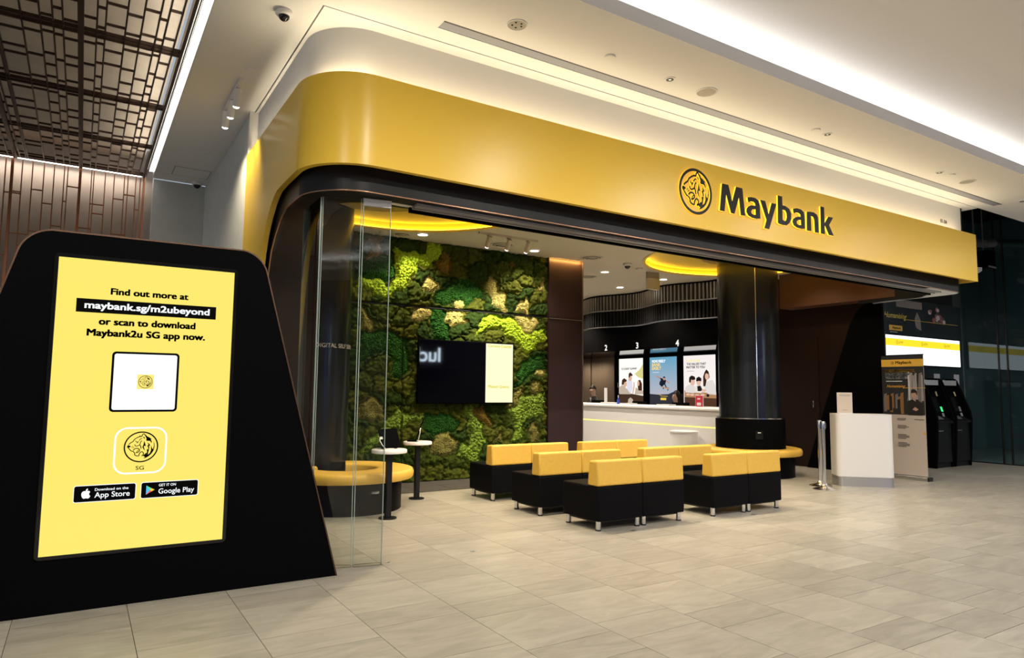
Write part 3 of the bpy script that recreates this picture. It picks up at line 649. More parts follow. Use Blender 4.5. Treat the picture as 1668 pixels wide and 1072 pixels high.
# right hand inner wall, header and slanted black leg
b = MB(); b.box(11.95, 12.05, 6.7, 9.4, 0, ZI); b.box(12.0, 12.8, 7.28, 7.4, 0, 3.3); struct('wall_right', b, M_BROWN, 'dark brown laminate wall right of the column', 'wall')
hd = thing('door_2', 'flush dark brown door right of the column with small chrome handle', 'door', (11.94, 8.3, 0)); hd['kind'] = 'structure'
b = MB(); b.box(11.935, 11.955, 7.95, 8.85, .01, 2.5); obj('door_leaf', b, M_BROWN, hd)
b = MB(); b.box(11.90, 11.93, 8.05, 8.075, 1.14, 1.27); obj('door_handle', b, M_CHROME, hd, bevel=.006)
b = MB(); b.box(11.57, 11.95, 5.42, 8.5, 3.06, ZI); struct('trim_4', b, mat('brown_header', (.10, .038, .017), .5), 'brown header box over the right side wall', 'bulkhead')
lg = MB(); lg.prism([(6.66, 0), (8.2, 0), (7.87, .96), (7.48, 2.03), (7.24, 2.70), (7.1, 2.92), (6.95, 3.02), (6.66, 3.04)], 11.87, 11.94, lambda u, v, w: (w, u, v))
struct('trim_5', lg, M_BLACK, 'black slanted panel standing out from the dark brown wall', 'panel')
# ------------------------------------------------------------------ columns
def column(x, y, r, base, label, seam_a):
    t = thing('column', label, 'column', (x, y, 0), 0, 'black round columns', 'structure')
    M_COL = bpy.data.materials.get('column_gloss') or mat('column_gloss', (.018, .020, .024), .22, .35, spec=.6)
    b = MB(); b.lathe([(r, .9), (r, ZI+.13)], (x, y, 0), 48); obj('shaft', b, M_COL, t, smooth=40)
    b = MB(); b.cyl(x+r*math.cos(seam_a), y+r*math.sin(seam_a), .98, ZI+.13, .008, 8); obj('seam_trim', b, M_CHROME, t)
    if base:
        b = MB(); b.lathe([(base, 0), (base, .98), (r, .98)], (x, y, 0), 48, caps=False); obj('base_ring', b, M_BLACK, t, smooth=40)
        b = MB(); b.lathe([(base+.002, .965), (base+.008, .97), (base+.008, .985), (base-.01, .988)], (x, y, 0), 48, caps=False); obj('base_trim', b, M_CHROME, t, smooth=40)
        d = Vector((-.60, -.80, 0)); p = Vector((x, y, 0))+d*(base+.004); u = Vector((.80, -.60, 0))
        b = MB(); s_ = Sheet((p.x, p.y, .72), u); s_.rect(b, -.06, .06, -.08, .06, .004); so = obj('socket_plate', b, M_GLOSSBLK, t)
        b = MB(); s_.rect(b, -.025, .025, .02, .035, .006); obj('plug', b, M_PAPER, so)
    else:
        b = MB(); b.lathe([(r, 0), (r, .9)], (x, y, 0), 48); obj('shaft_foot', b, M_COL, t, smooth=40)
    return t
column(9.96, 7.98, .515, .58, 'black column with chrome seam and round bench in the middle of the shop', math.atan2(-.80, -.60))
column(2.60, 9.02, .45, 0, 'dark column behind the glass panes beside the left bench', math.atan2(-.75, -.65))
Sheet_dig = []
def digital_text():
    t = thing('wall_lettering', 'white sign lettering DIGITAL SELF SERVICE wrapped on the dark left column', 'sign', (2.6, 8.57, 1.95))
    v, f = text_mesh('DIGITAL SELF SERVICE', .076, .008); b = MB(); r = .455; W = max(p[0] for p in v)
    a_s = rad(258)-.48/r+.98
    b.add([(2.60+r*math.cos(a_s+p[0]/r), 9.02+r*math.sin(a_s+p[0]/r), 1.93+p[1]) for p in v], f); obj('lettering', b, M_WPLASTIC, t)
digital_text()
# ------------------------------------------------------------------ round benches
def bench(x, y, r0, r1, rb, a0, a1, label):
    t = thing('round_bench', label, 'bench', (x, y, 0), 0, 'round yellow benches')
    full = a1-a0 > 359
    b = MB(); pr = [(r0, .36), (r1-.01, .36), (r1, .375), (r1+.005, .43), (r1-.012, .462), (r1-.04, .47), (r0+.02, .47), (r0, .45), (r0, .36)]
    b.lathe(pr, (x, y, 0), 56, rad(a0), rad(a1), caps=not full); obj('seat', b, M_LEATHER_Y, t, smooth=50)
    b = MB(); b.lathe([(r0+.005, 0), (rb, 0), (rb, .362), (r0+.005, .362), (r0+.005, 0)], (x, y, 0), 56, rad(a0), rad(a1), caps=not full); obj('base', b, M_BENCHB, t, smooth=50)
    return t
bl = bench(2.75, 8.08, .37, .80, .66, 136, 432, 'yellow ring bench with open centre on the left behind the glass')
b = MB(); b.cyl(2.75, 8.08, .0, .34, .36, 40); obj('centre_plinth', b, M_BLACK, bl)
for ax, ay, nm in ((-.63, -.2, 'power_socket'), (.12, -.665, 'power_socket')):
    l_ = math.hypot(ax, ay); b = MB(); p = (2.75+ax/l_*.664, 8.08+ay/l_*.664)
    b.cyl(p[0], p[1], .24, .262, .05, 20); obj(nm, b, M_ALU, bl)
bench(9.96, 7.98, .585, .84, .72, 0, 360, 'yellow ring bench wrapped round the black column with chrome seam')
# ------------------------------------------------------------------ tablet tables
def tablet_table(x, y, z, r, label, cable):
    t = thing('tablet_table', label, 'table', (x, y, 0), 0, 'small tablet tables')
    b = MB(); b.lathe([(r-.01, z-.042), (r, z-.036), (r, z-.006), (r-.006, z), (.001, z)], (x, y, 0), 40); obj('table_top', b, M_WPLASTIC, t, smooth=50)
    b = MB(); b.box(x-.03, x+.03, y-.03, y+.03, .012, z-.042); obj('post', b, M_BLACKMET, t, bevel=.004)
    b = MB(); b.lathe([(.10, 0), (.10, .012)], (x, y, 0), 24); obj('foot_plate', b, M_BLACKMET, t)
tablet_table(2.925, 7.17, .75, .195, 'small round white table on a black post nearer the glass', 1)
tablet_table(3.76, 8.26, .735, .185, 'small round white table on a black post behind the ring bench', 1)
def tablet(x, y, z, rz, tilt, w_, h_, label):
    t = thing('tablet', label, 'tablet', (x, y, z), rz, 'tablets on small tables')
    ct, st = math.cos(tilt), math.sin(tilt)
    fn = lambda u, v, w: (u, w*ct+v*st, .015+v*ct-w*st)
    b = MB(); b.prism(rrect_pts(-w_/2, w_/2, 0, h_, .012, 3), -.006, .006, fn); obj('case', b, M_BLACK, t, world=False)
    b = MB(); b.prism(rrect_pts(-w_/2+.008, w_/2-.008, .01, h_-.01, .008, 3), .0065, .008, fn); obj('screen', b, M_GLOSSBLK, t, world=False)
    b = MB(); b.box(-.07, .07, -.02, .10, 0, .014); obj('stand', b, M_BLACK, t, world=False, bevel=.004)
    pts = [fn(-w_/2-.004, h_*.55, -.004), fn(-w_/2-.03, h_*.35, -.02), fn(-w_/2-.02, h_*.12, -.03), (-w_/2+.02, -.03, .006), (-.02, -.06, .006)]
    b = MB(); b.tube([Vector(p) for p in pts], .005, 6); obj('cable', b, M_WPLASTIC, t, world=False)
    b = MB(); b.prism(rrect_pts(-w_/2-.012, -w_/2+.028, h_*.45, h_*.58, .006, 3), -.012, .0, fn); obj('clip', b, M_WPLASTIC, t, world=False)
tablet(2.96, 7.19, .752, rad(20), .38, .27, .215, 'black tablet tilted on the white table nearer the glass')
tablet(3.72, 8.26, .737, rad(68), -.35, .25, .30, 'black tablet seen edge-on on the rear white table')
# ------------------------------------------------------------------ moss wall
def moss_wall():
    rng = np.random.default_rng(7)
    x0, x1, z0, z1 = 2.96, 6.79, .02, ZI-.005
    st = .0115; nx = int((x1-x0)/st)+1; nz = int((z1-z0)/st)+1
    X, Z = np.meshgrid(np.linspace(x0, x1, nx), np.linspace(z0, z1, nz), indexing='ij')
    def vnoise(s, seed):
        g = np.random.default_rng(seed).random((64, 64)); u = X*s % 63; v = Z*s % 63
        i, j = u.astype(int), v.astype(int); a, b = u-i, v-j; a = a*a*(3-2*a); b = b*b*(3-2*b)
        return (g[i, j]*(1-a)+g[i+1, j]*a)*(1-b)+(g[i, j+1]*(1-a)+g[i+1, j+1]*a)*b
    def worley(s, seed, jit=.9):
        g = np.random.default_rng(seed).random((300, 300, 2)); u, v = X*s, Z*s; i, j = np.floor(u).astype(int), np.floor(v).astype(int)
        f1 = np.full(X.shape, 9.); f2 = np.full(X.shape, 9.); idm = np.zeros(X.shape, int)
        for a in (-1, 0, 1):
            for b in (-1, 0, 1):
                ii, jj = (i+a) % 300, (j+b) % 300
                d = np.hypot(i+a+.5+(g[ii, jj, 0]-.5)*jit-u, j+b+.5+(g[ii, jj, 1]-.5)*jit-v)
                cl = d < f1; f2 = np.where(cl, f1, np.minimum(f2, d)); idm = np.where(cl, ii*300+jj, idm); f1 = np.where(cl, d, f1)
        return f1, f2, idm
    wx = X+.09*(vnoise(7, 1)-.5)+.05*(vnoise(19, 2)-.5)+.025*(vnoise(45, 12)-.5); wz = Z+.09*(vnoise(7, 3)-.5)+.05*(vnoise(19, 4)-.5)+.025*(vnoise(45, 14)-.5)
    pid = np.full(X.shape, -1)
    for k, (ty, P) in enumerate(MOSS):
        ins = np.zeros(X.shape, bool); n = len(P)
        for a in range(n):
            (xa, za), (xb, zb) = P[a], P[(a+1) % n]
            if abs(zb-za) < 1e-9: continue
            c = ((za > wz) != (zb > wz)) & (wx < (xb-xa)*(wz-za)/(zb-za)+xa); ins ^= c
        pid[ins] = k
    X0, Z0 = X.copy(), Z.copy(); X, Z = wx*.9, wz*1.1
    f1, f2, idm = worley(3.4, 11); X, Z = X0, Z0
    uid = {}; 
    free = pid < 0
    for q in np.unique(idm[free]): uid[q] = 1000+len(uid)
    pid[free] = np.vectorize(uid.get)(idm[free])
    # edge distance by repeated blurring of id boundaries
    edge = np.zeros(X.shape)
    m = np.ones(X.shape)
    m[:-1] *= (pid[:-1] == pid[1:]); m[1:] *= (pid[:-1] == pid[1:]); m[:, :-1] *= (pid[:, :-1] == pid[:, 1:]); m[:, 1:] *= (pid[:, :-1] == pid[:, 1:])
    cur = m.copy()
    for _ in range(7):
        edge += cur; c2 = cur.copy()
        c2[:-1] = np.minimum(c2[:-1], cur[1:]); c2[1:] = np.minimum(c2[1:], cur[:-1]); c2[:, :-1] = np.minimum(c2[:, :-1], cur[:, 1:]); c2[:, 1:] = np.minimum(c2[:, 1:], cur[:, :-1]); cur = c2
    e = np.minimum(edge/7, 1); dome = np.sqrt(np.clip(1-(1-e)**2, 0, 1))
    ball = np.clip(1-(worley(26, 5)[0])**2*1.5, 0, 1); ball2 = np.clip(1-worley(44, 6)[0]*1.1, 0, 1); fine = worley(60, 8)[0]
    crease = np.abs(vnoise(9, 21)-.5)*2; fib = vnoise(34, 22); tuft = 1-worley(17, 31)[0]; grit = 1-worley(70, 32)[0]
    kind = {'lime': .05+.045*ball+.015*ball2, 'lime2': .05+.045*ball+.015*ball2, 'leaf': .03+.035*ball2+.015*ball, 'tan': .045+.022*fine+.02*fib, 'tan2': .05+.022*fine+.035*crease, 'rust': .05+.02*fine+.03*crease}
    D = .045*dome+.03*crease+.018*fib+.030*tuft+.012*grit
    for k, (ty, P) in enumerate(MOSS): D = np.where(pid == k, kind[ty]*(.35+.65*np.minimum(e*1.6, 1)), D)
    # panel joints
    seam = (np.abs(Z-2.685+.0*X) < .016) | ((np.abs(X-4.13) < .010) & (Z < 2.685))
    D = np.where(seam, -.0, D)
    Y = 9.74-np.maximum(D, 0)
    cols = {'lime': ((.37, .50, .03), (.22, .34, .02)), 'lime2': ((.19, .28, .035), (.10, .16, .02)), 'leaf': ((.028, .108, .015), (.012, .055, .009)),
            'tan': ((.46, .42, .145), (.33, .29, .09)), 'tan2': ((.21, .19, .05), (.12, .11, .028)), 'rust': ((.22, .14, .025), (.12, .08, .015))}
    mats = {k: mat('moss_'+k, a, .95, noise=1, col2=b_, scale=25, spec=.1) for k, (a, b_) in cols.items()}
    ol = [mat('moss_cushion', a, .95, noise=1, col2=b_, scale=18, spec=.1) for a, b_ in (((.050, .070, .008), (.022, .032, .004)), ((.026, .050, .008), (.012, .025, .004)), ((.074, .086, .010), (.034, .042, .005)))]
    t = thing('moss_wall', 'preserved green moss wall of lime, tan and olive patches behind the screen', 'moss wall', (4.9, 9.72, 0))
    b = MB(); b.box(2.95, 6.795, 9.735, 9.78, 0, ZI-.003); obj('backing_board', b, M_INK, t)
    cell = pid[:-1, :-1]; sm = seam[:-1, :-1] & seam[1:, 1:]
    L = np.array(t.location)
    for q in np.unique(cell):
        mask = (cell == q) & ~sm; ii, jj = np.nonzero(mask)
        if len(ii) < 6: continue
        idx = np.full(X.shape, -1); cor = [(ii, jj), (ii+1, jj), (ii+1, jj+1), (ii, jj+1)]
        for a, c in cor: idx[a, c] = 0
        va, vb = np.nonzero(idx == 0); idx[va, vb] = np.arange(len(va))
        V = np.stack([X[va, vb], Y[va, vb], Z[va, vb]], 1)-L
        V[:, 0] += (rng.random(len(V))-.5)*.006; V[:, 2] += (rng.random(len(V))-.5)*.006
        F = np.stack([idx[a, c] for a, c in cor], 1)
        me = bpy.data.meshes.new('moss_patch'); me.from_pydata(V.tolist(), [], F.tolist())
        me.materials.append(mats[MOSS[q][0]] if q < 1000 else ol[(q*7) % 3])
        me.polygons.foreach_set('use_smooth', [q >= 1000]*len(me.polygons))
        o = bpy.data.objects.new('moss_patch', me); C.objects.link(o); o.parent = t
    b = MB(); b.box(2.96, 6.79, 9.69, 9.735, 2.677, 2.693); obj('joint_strip', b, M_INK, t)
moss_wall()
# ------------------------------------------------------------------ wall television
tv = thing('television', 'wall mounted television on the moss wall, white panel on its right', 'television', (5.18, 9.6, 1.2))
b = MB(); b.box(4.325, 6.04, 9.545, 9.60, 1.19, 2.18); b.box(4.9, 5.5, 9.60, 9.73, 1.5, 1.9); obj('housing', b, M_BLACK, tv, bevel=.006)
b = MB(); b.box(4.34, 6.025, 9.541, 9.544, 1.205, 2.165); scr = obj('screen', b, mat('tv_screen', (.001, .001, .0016), .03, spec=.30, emit=.002, ecol=(.05, .12, .6)), tv)
sh = Sheet((5.505, 9.541, 1.21), (1, 0, 0))
b = MB(); sh.rect(b, 0, .515, 0, .95, .002); obj('info_panel', b, E((.96, .93, .60), 1.05), scr)
b = MB(); sh.fit_text(b, 'Currency Counter', .04, .49, .892, .040, .03, .004); obj('lettering', b, E((.80, .72, .04), .95), scr)
b = MB(); sh.fit_text(b, 'Missed Queue', .05, .44, .235, .040, .03, .004); obj('lettering', b, E((.80, .72, .04), .95), scr)
op = thing('lit_sign', 'white glowing letters of a shop across the concourse, mirrored in the television', 'sign', (11.5, -5, 3.1))
sh = Sheet((11.82, -5, 2.48), (-1, 0, 0)); b = MB(); sh.fit_text(b, 'luck', 0, 1.25, 0, .50, .016, .02); obj('lettering', b, E((.70, .86, 1.0), 30.0), op)
b = MB(); b.box(9.5, 13, -6.5, -5.05, 2.2, 3.3); obj('sign_board', b, mat('sign_board', (.03, .03, .03), .6), op)
# ------------------------------------------------------------------ seats
def seat_unit():
    t = thing('bench_seat', 'x', 'chair', (0, 0, 0), 0, 'black and yellow waiting seats'); w_ = .306
    b = MB(); b.box(-w_, w_, 0, .60, .095, .445); obj('seat_block', b, M_LEATHER_B, t, world=False, bevel=.018, segs=3)
    b = MB(); b.prism([(0, .446), (.175, .446), (.15, .70), (.015, .705)], -w_, w_, lambda u, v, w: (w, u, v)); obj('backrest', b, M_LEATHER_Y, t, world=False, bevel=.02, segs=3)
    b = MB(); b.box(-w_+.04, w_-.04, .05, .55, .075, .10); obj('under_frame', b, M_RUBBER, t, world=False)
    for sx in (-1, 1):
        for y in (.05, .55):
            b = MB(); b.cyl(sx*(w_-.045), y, .012, .095, .026, 20); lg = obj('leg', b, M_CHROME, t, world=False, smooth=40)
            b = MB(); b.cyl(sx*(w_-.045), y, 0, .014, .029, 20); obj('leg_foot', b, M_RUBBER, lg, world=False, smooth=40)
    return t
proto = seat_unit(); first = True
PAIRS = [(4.485, 5.47, 'nearest left pair'), (6.17, 5.47, 'nearest right pair'), (4.445, 6.45, 'second left pair'), (6.05, 6.45, 'second right pair'),
         (4.50, 7.60, 'third left pair'), (5.97, 7.60, 'third right pair')]
for px, py, nm in PAIRS:
    for s_, side in ((0, 'left'), (1, 'right')):
        lbl = 'black seat with yellow back, %s unit of the %s' % (side, nm); loc = (px+.307+.614*s_, py, 0)
        if first: proto.location = loc; proto['label'] = lbl; first = False
        else: dup(proto, loc, 0, lbl)
# ------------------------------------------------------------------ glass panes at the corner
GP = [((2.135, 5.335), (1.905, 5.375)), ((1.895, 5.38), (1.605, 5.50)), ((1.595, 5.51), (1.60, 6.03))]
for (a, c), lbl in zip(GP, ('narrow clear glass pane nearest the shop opening with white top rail', 'clear glass pane between the ring bench and the black display stand', 'clear glass pane set back inside the rounded portal corner')):
    t = thing('glass_pane', lbl, 'glass panel', (a[0], a[1], 0), 0, 'folding glass panes')
    u = Vector((c[0]-a[0], c[1]-a[1], 0)); ln = u.length; u.normalize(); n_ = Vector((-u.y, u.x, 0))
    fn = lambda s_, z, w_: tuple(Vector((a[0], a[1], 0))+u*s_+n_*w_+Vector((0, 0, z)))
    b = MB(); b.prism([(0.006, .02), (ln-.006, .02), (ln-.006, 2.985), (.006, 2.985)], -.006, .006, fn); obj('pane', b, M_GLASS, t)
    for s0, s1 in ((0, .006), (ln-.006, ln)):
        b = MB(); b.prism([(s0, .004), (s1, .004), (s1, 2.985), (s0, 2.985)], -.006, .006, fn); obj('pane_edge', b, M_EDGE, t)
    b = MB(); b.prism([(0, .0), (ln, .0), (ln, .02), (0, .02)], -.007, .007, fn); obj('bottom_edge', b, M_GLASS, t)
    if lbl.startswith('narrow'):
        b = MB(); b.prism([(0.0, 2.93), (ln, 2.93), (ln, 2.99), (0, 2.99)], -.014, .014, fn); obj('top_rail', b, mat('white_rail', (.8, .8, .8), .3), t)
# floor sockets for the sliding panes
for i, (x, y) in enumerate([(2.21, 5.372), (3.0, 5.374), (3.934, 5.37), (4.85, 5.35), (5.78, 5.35), (6.714, 5.35), (9.49, 5.34), (11.47, 5.39)]):
    t = thing('floor_socket', ('%s small steel floor socket from the glass pane along the threshold' % ('first', 'second', 'third', 'fourth', 'fifth', 'sixth', 'seventh', 'eighth')[i]), 'floor socket', (x, y, 0), 0, 'floor sockets along the threshold')
    b = MB(); b.lathe([(.012, .001), (.016, .003), (.028, .003), (.030, .0005)], (x, y, 0), 20, caps=False); obj('ring', b, M_ALU, t)
    b = MB(); b.cyl(x, y, .0005, .0012, .013, 14); obj('hole', b, M_INK, t)
# ------------------------------------------------------------------ display kiosk at the left
K = thing('display_kiosk', 'large black tapered display stand with yellow lit portrait screen', 'kiosk', (.38, 5.27, 0))
def kiosk_outline(ins=0):
    P = [(-.985+ins, 0), (1.728-ins, 0)]
    for cx, cz, r, a0, a1 in ((.93, 2.21, .205, 15, 83), (-.185, 2.205, .205, 97, 166)):
        for i in range(9):
            t = rad(a0+(a1-a0)*i/8); P.append((cx+(r-ins)*math.cos(t), cz+(r-ins)*math.sin(t)))
    return P
b = MB(); b.prism(kiosk_outline(.008), 5.205, 5.34, lambda u, v, w: (u, w, v)); obj('body', b, M_BLACK, K)
b = MB(); O = kiosk_outline(); I = kiosk_outline(.010); n = len(O)
for i in list(range(1, n)):
    j = (i+1) % n; b.add([(O[i][0], 5.2, O[i][1]), (O[j][0], 5.2, O[j][1]), (I[j][0], 5.2, I[j][1]), (I[i][0], 5.2, I[i][1]), (O[i][0], 5.345, O[i][1]), (O[j][0], 5.345, O[j][1]), (I[j][0], 5.345, I[j][1]), (I[i][0], 5.345, I[i][1])],
        [(0, 1, 2, 3), (4, 5, 6, 7), (0, 1, 5, 4), (3, 2, 6, 7)])
obj('edge_trim', b, mat('kiosk_trim', (.13, .075, .05), .35, .7), K)
b = MB(); b.prism(rrect_pts(-.185, .92, .335, 2.262, .03), 5.196, 5.206, lambda u, v, w: (u, w, v)); obj('screen_bezel', b, M_GLOSSBLK, K)
KS = Sheet((0, 5.1955, 0), (1, 0, 0))
def screen_material():
    m = emis('kiosk_backlight', (1, .82, .15), 1.0); nt = m.node_tree; bs = nt.nodes['Principled BSDF']
    bs.inputs['Base Color'].default_value = (.02, .02, .02, 1); bs.inputs['Roughness'].default_value = .12
    return m
b = MB(); KS.rect(b, -.162, .896, .358, 2.236, .0005); scr = obj('screen', b, screen_material(), K)
W1 = E((.93, .97, 1.0), 1.1); KB = mat('print_black', (.003, .003, .003), .5, spec=.02)
def kpart(name, fill, m):
    b = MB(); fill(b); return obj(name, b, m, scr)
kpart('lettering', lambda b: KS.fit_text(b, 'Find out more at', .137, .599, 2.016, .038, .05), KB)
kpart('address_bar', lambda b: KS.rect(b, -.053, .784, 1.889, 1.978, .0015), KB)
kpart('lettering', lambda b: KS.fit_text(b, 'maybank.sg/m2ubeyond', -.005, .74, 1.917, .040, .036, .003), W1)
kpart('lettering', lambda b: KS.fit_text(b, 'or scan to download', .08, .653, 1.814, .040, .05), KB)
kpart('lettering', lambda b: KS.fit_text(b, 'Maybank2u SG app now.', .017, .718, 1.739, .040, .05), KB)
kpart('code_frame', lambda b: KS.rrect(b, .165, .566, 1.244, 1.641, .025, .0015), KB)
kpart('code_card', lambda b: KS.rrect(b, .179, .552, 1.258, 1.627, .014, .002), W1)
kpart('code_badge', lambda b: KS.rect(b, .318, .416, 1.395, 1.492, .0025), E((1, .84, .19), 1.0))
kpart('badge_crest', lambda b: emblem(KS, b, .367, 1.4435, .041, .0035), KB)
kpart('icon_frame', lambda b: KS.stroke(b, rrect_pts(.212, .512, .842, 1.138, .07), .011, .0015, closed=True), W1)
kpart('icon_crest', lambda b: emblem(KS, b, .364, 1.0128, .0985, .002), KB)
kpart('lettering', lambda b: KS.fit_text(b, 'SG', .339, .387, .863, .0235, .01), KB)
for x0, x1, z0, z1 in ((.003, .345, .676, .776), (.379, .722, .676, .776)):
    kpart('badge_edge', lambda b: KS.rrect(b, x0-.004, x1+.004, z0-.004, z1+.004, .014, .0012), W1)
    kpart('badge', lambda b: KS.rrect(b, x0, x1, z0, z1, .012, .0018), KB)
def app_badge(b):
    KS.fit_text(b, 'App Store', .116, .313, .699, .031, .012, .003); KS.fit_text(b, 'Download on the', .116, .304, .742, .0155, .012, .003)
    # fruit mark with a bite
    ap = [(.069+.026*dx, .723+.027*dz) for dx, dz in ((0, .72), (.3, .82), (.62, .78), (.86, .52), (.66, .3), (.62, 0), (.74, -.28), (.92, -.42), (.72, -.82), (.42, -1), (.12, -.9), (-.12, -.9), (-.42, -1), (-.74, -.78), (-.96, -.3), (-1, .2), (-.82, .62), (-.45, .82))]
    KS.poly(b, ap, .003); KS.ell(b, .072, .751, .0045, .009, .003, rot=-.5)
kpart('lettering', app_badge, W1)
kpart('lettering', lambda b: (KS.fit_text(b, 'Google Play', .482, .700, .699, .031, .01, .003), KS.fit_text(b, 'GET IT ON', .482, .585, .747, .0155, .012, .003)), W1)
def tri(b):
    A, B_, Cc, D_ = (.408, .757), (.408, .697), (.458, .727), (.430, .727)
    KS.poly(b, [A, B_, D_], .003, 0); KS.poly(b, [A, D_, (.440, .7375)], .003, 1); KS.poly(b, [B_, (.440, .7165), D_], .003, 2); KS.poly(b, [D_, (.440, .7165), Cc, (.440, .7375)], .003, 3)
b = MB(); tri(b); obj('play_mark', b, [E((.05, .55, .9), 1), E((.1, .75, .25), 1), E((.9, .08, .12), 1), E((1, .62, .02), 1)], scr)
# ------------------------------------------------------------------ devices on the mall soffit
def dome_camera(x, y, z, r, label, tilt=0):
    t = thing('security_camera', label, 'camera', (x, y, z), 0, 'dome security cameras')
    b = MB(); b.lathe([(r*.93, -.0), (r, -.012), (r, -r*.45), (r*.85, -r*.62), (r*.6, -r*.66)], (x, y, z), 28); obj('housing', b, M_WPLASTIC, t, smooth=50)
    b = MB(); b.lathe([(r*.66, -r*.62), (r*.62, -r*.86), (r*.45, -r*1.10), (r*.2, -r*1.25), (.001, -r*1.28)], (x, y, z), 24, caps=False); obj('dome', b, M_DOME, t, smooth=60)
dome_camera(1.188, 5.30, ZC, .065, 'white dome security camera on the soffit above the yellow corner')
dome_camera(1.262, 10.60, ZC, .075, 'white dome security camera in the far corner above the grey wall')
dome_camera(8.291, 9.269, ZI, .08, 'black dome security camera on the shop ceiling near the hanging sign')
def round_device(name, x, y, z, r, h, m, label, cat, grp):
    t = thing(name, label, cat, (x, y, z), 0, grp)
    b = MB(); b.lathe([(r, 0), (r, -h*.5), (r*.9, -h), (.001, -h)], (x, y, z), 28, caps=False); obj('cover', b, m, t, smooth=50)
    return t
for x, y, r, l in ((1.176, 6.487, .05, 'shallow white disc detector beside the soffit track light'), (1.186, 9.16, .05, 'shallow white disc detector beyond the soffit track light'), (3.796, 4.459, .05, 'first white disc detector along the air slot'), (6.815, 4.486, .05, 'second white disc detector along the air slot beside a black downlight'), (9.733, 4.443, .05, 'third white disc detector along the air slot')):
    round_device('smoke_detector', x, y, ZC, r, .014, M_CEIL, l, 'detector', 'disc detectors on the soffit')
def speaker(x, y, r, label):
    t = thing('ceiling_speaker', label, 'speaker', (x, y, ZC), 0, 'round ceiling speakers')
    b = MB(); b.lathe([(r, 0), (r, -.006), (r*.9, -.009), (r*.86, -.004)], (x, y, ZC), 36, caps=False); obj('rim', b, M_CEIL, t, smooth=50)
    b = MB(); b.cyl(x, y, ZC-.005, ZC-.001, r*.87, 36); obj('grille', b, mat('grille', (.5, .47, .41), .8, noise=.3, scale=120), t)
    return t
s_ = speaker(2.823, 4.462, .085, 'round ceiling grille with small holes near the start of the air slot')
for a in range(5):
    b = MB(); b.cyl(2.823+.04*math.cos(a*1.3), 4.462+.04*math.sin(a*1.3), ZC-.0065, ZC-.004, .009, 8); obj('jet', b, M_BLACK, s_)
speaker(5.052, 4.484, .105, 'large plain round ceiling speaker beside the first black downlight')
speaker(10.232, 4.472, .105, 'round ceiling speaker nearest the right end of the air slot')
def dark_downlight(x, y, label):
    t = thing('downlight', label, 'lamp', (x, y, ZC), 0, 'black recessed downlights')
    b = MB(); b.lathe([(.052, -.001), (.052, -.006), (.036, -.006)], (x, y, ZC), 28, caps=False); obj('rim', b, M_CEIL, t)
    b = MB(); b.cyl(x, y, ZC-.005, ZC-.002, .042, 24); rf = obj('reflector', b, M_INK, t)
    b = MB(); b.cyl(x, y, ZC-.0065, ZC-.0052, .012, 12); obj('lens', b, M_ALU, rf)
dark_downlight(4.554, 4.486, 'black recessed downlight between the air slot and the cove, nearest')
dark_downlight(7.05, 4.495, 'black recessed downlight above the sign letters')
dark_downlight(9.514, 4.486, 'black recessed downlight before the right end of the air slot')
dark_downlight(11.97, 4.486, 'black recessed downlight beyond the right end of the air slot')
ap = thing('access_panel', 'flush ceiling access hatch with thin outline in the far left soffit', 'access panel', (1.13, 10.17, ZC))
b = MB(); b.box(.915, 1.355, 9.98, 10.38, ZC-.004, ZC-.001); obj('hatch', b, M_CEIL, ap)
b = MB()
for q in ((.905, .915, 9.97, 10.39), (1.355, 1.365, 9.97, 10.39), (.905, 1.365, 9.97, 9.98), (.905, 1.365, 10.38, 10.39)): b.box(*q, ZC-.003, ZC-.0005)
obj('outline', b, M_GREYP, ap)
def track_light(a, c, z, n, aim, label, lit):
    a, c = Vector(a), Vector(c)
    t = thing('track_light', label, 'lamp', ((a.x+c.x)/2, (a.y+c.y)/2, z), 0)
    d = (c-a).normalized(); nn = Vector((-d.y, d.x))
    mw = M_WPLASTIC if lit else mat('track_beige', (.55, .50, .42), .5)
    b = MB(); b.prism([(-.02, -.03), (.02, -.03), (.02, 0), (-.02, 0)], 0, (c-a).length, lambda u, v, w: (a.x+d.x*w+nn.x*u, a.y+d.y*w+nn.y*u, z+v)); obj('track', b, mw, t)
    for i in range(n):
        p = a+(c-a)*((i+.5)/n); top = Vector((p.x, p.y, z-.03)); av = Vector(aim).normalized()
        piv = top+Vector((0, 0, -.07))
        b = MB(); b.tube([top, piv], .010, 8); b.box(p.x-.02, p.x+.02, p.y-.035, p.y+.035, z-.045, z-.028); s1 = obj('stem', b, mw, t)
        e0, e1 = piv-av*.05, piv+av*.12
        b = MB(); b.tube([e0, e1], .035, 18); hd = obj('lamp_head', b, mw, t, smooth=40)
        b = MB(); b.tube([e1-av*.001, e1+av*.006, e1+av*.014, e1+av*.018], [.030, .029, .020, .006], 18); obj('lens', b, M_LAMP, hd)
        spot(*(e1+av*.03), 45 if lit else 150, tuple(e1+av*3+Vector((.12, 0, 0))) if lit else tuple(e1+av*3), 100 if lit else 62, .8, WARM if lit else (1, .90, .68), .03)
track_light((1.135, 6.72), (1.140, 7.67), ZC, 3, (.0, .40, -.91), 'white track light with three lit spot heads on the left soffit', True)
track_light((4.829, 8.62), (5.868, 8.62), ZI, 3, (.05, .75, -1.0), 'beige track light with three spot heads in front of the moss wall', False)
for i, (x, tx) in enumerate(((3.55, 3.5), (6.4, 6.5))):
    spot(x, 8.6, ZI-.03, 45 if i == 0 else 75, (tx, 9.7, 1.9), 65, .9, WARM, .04)
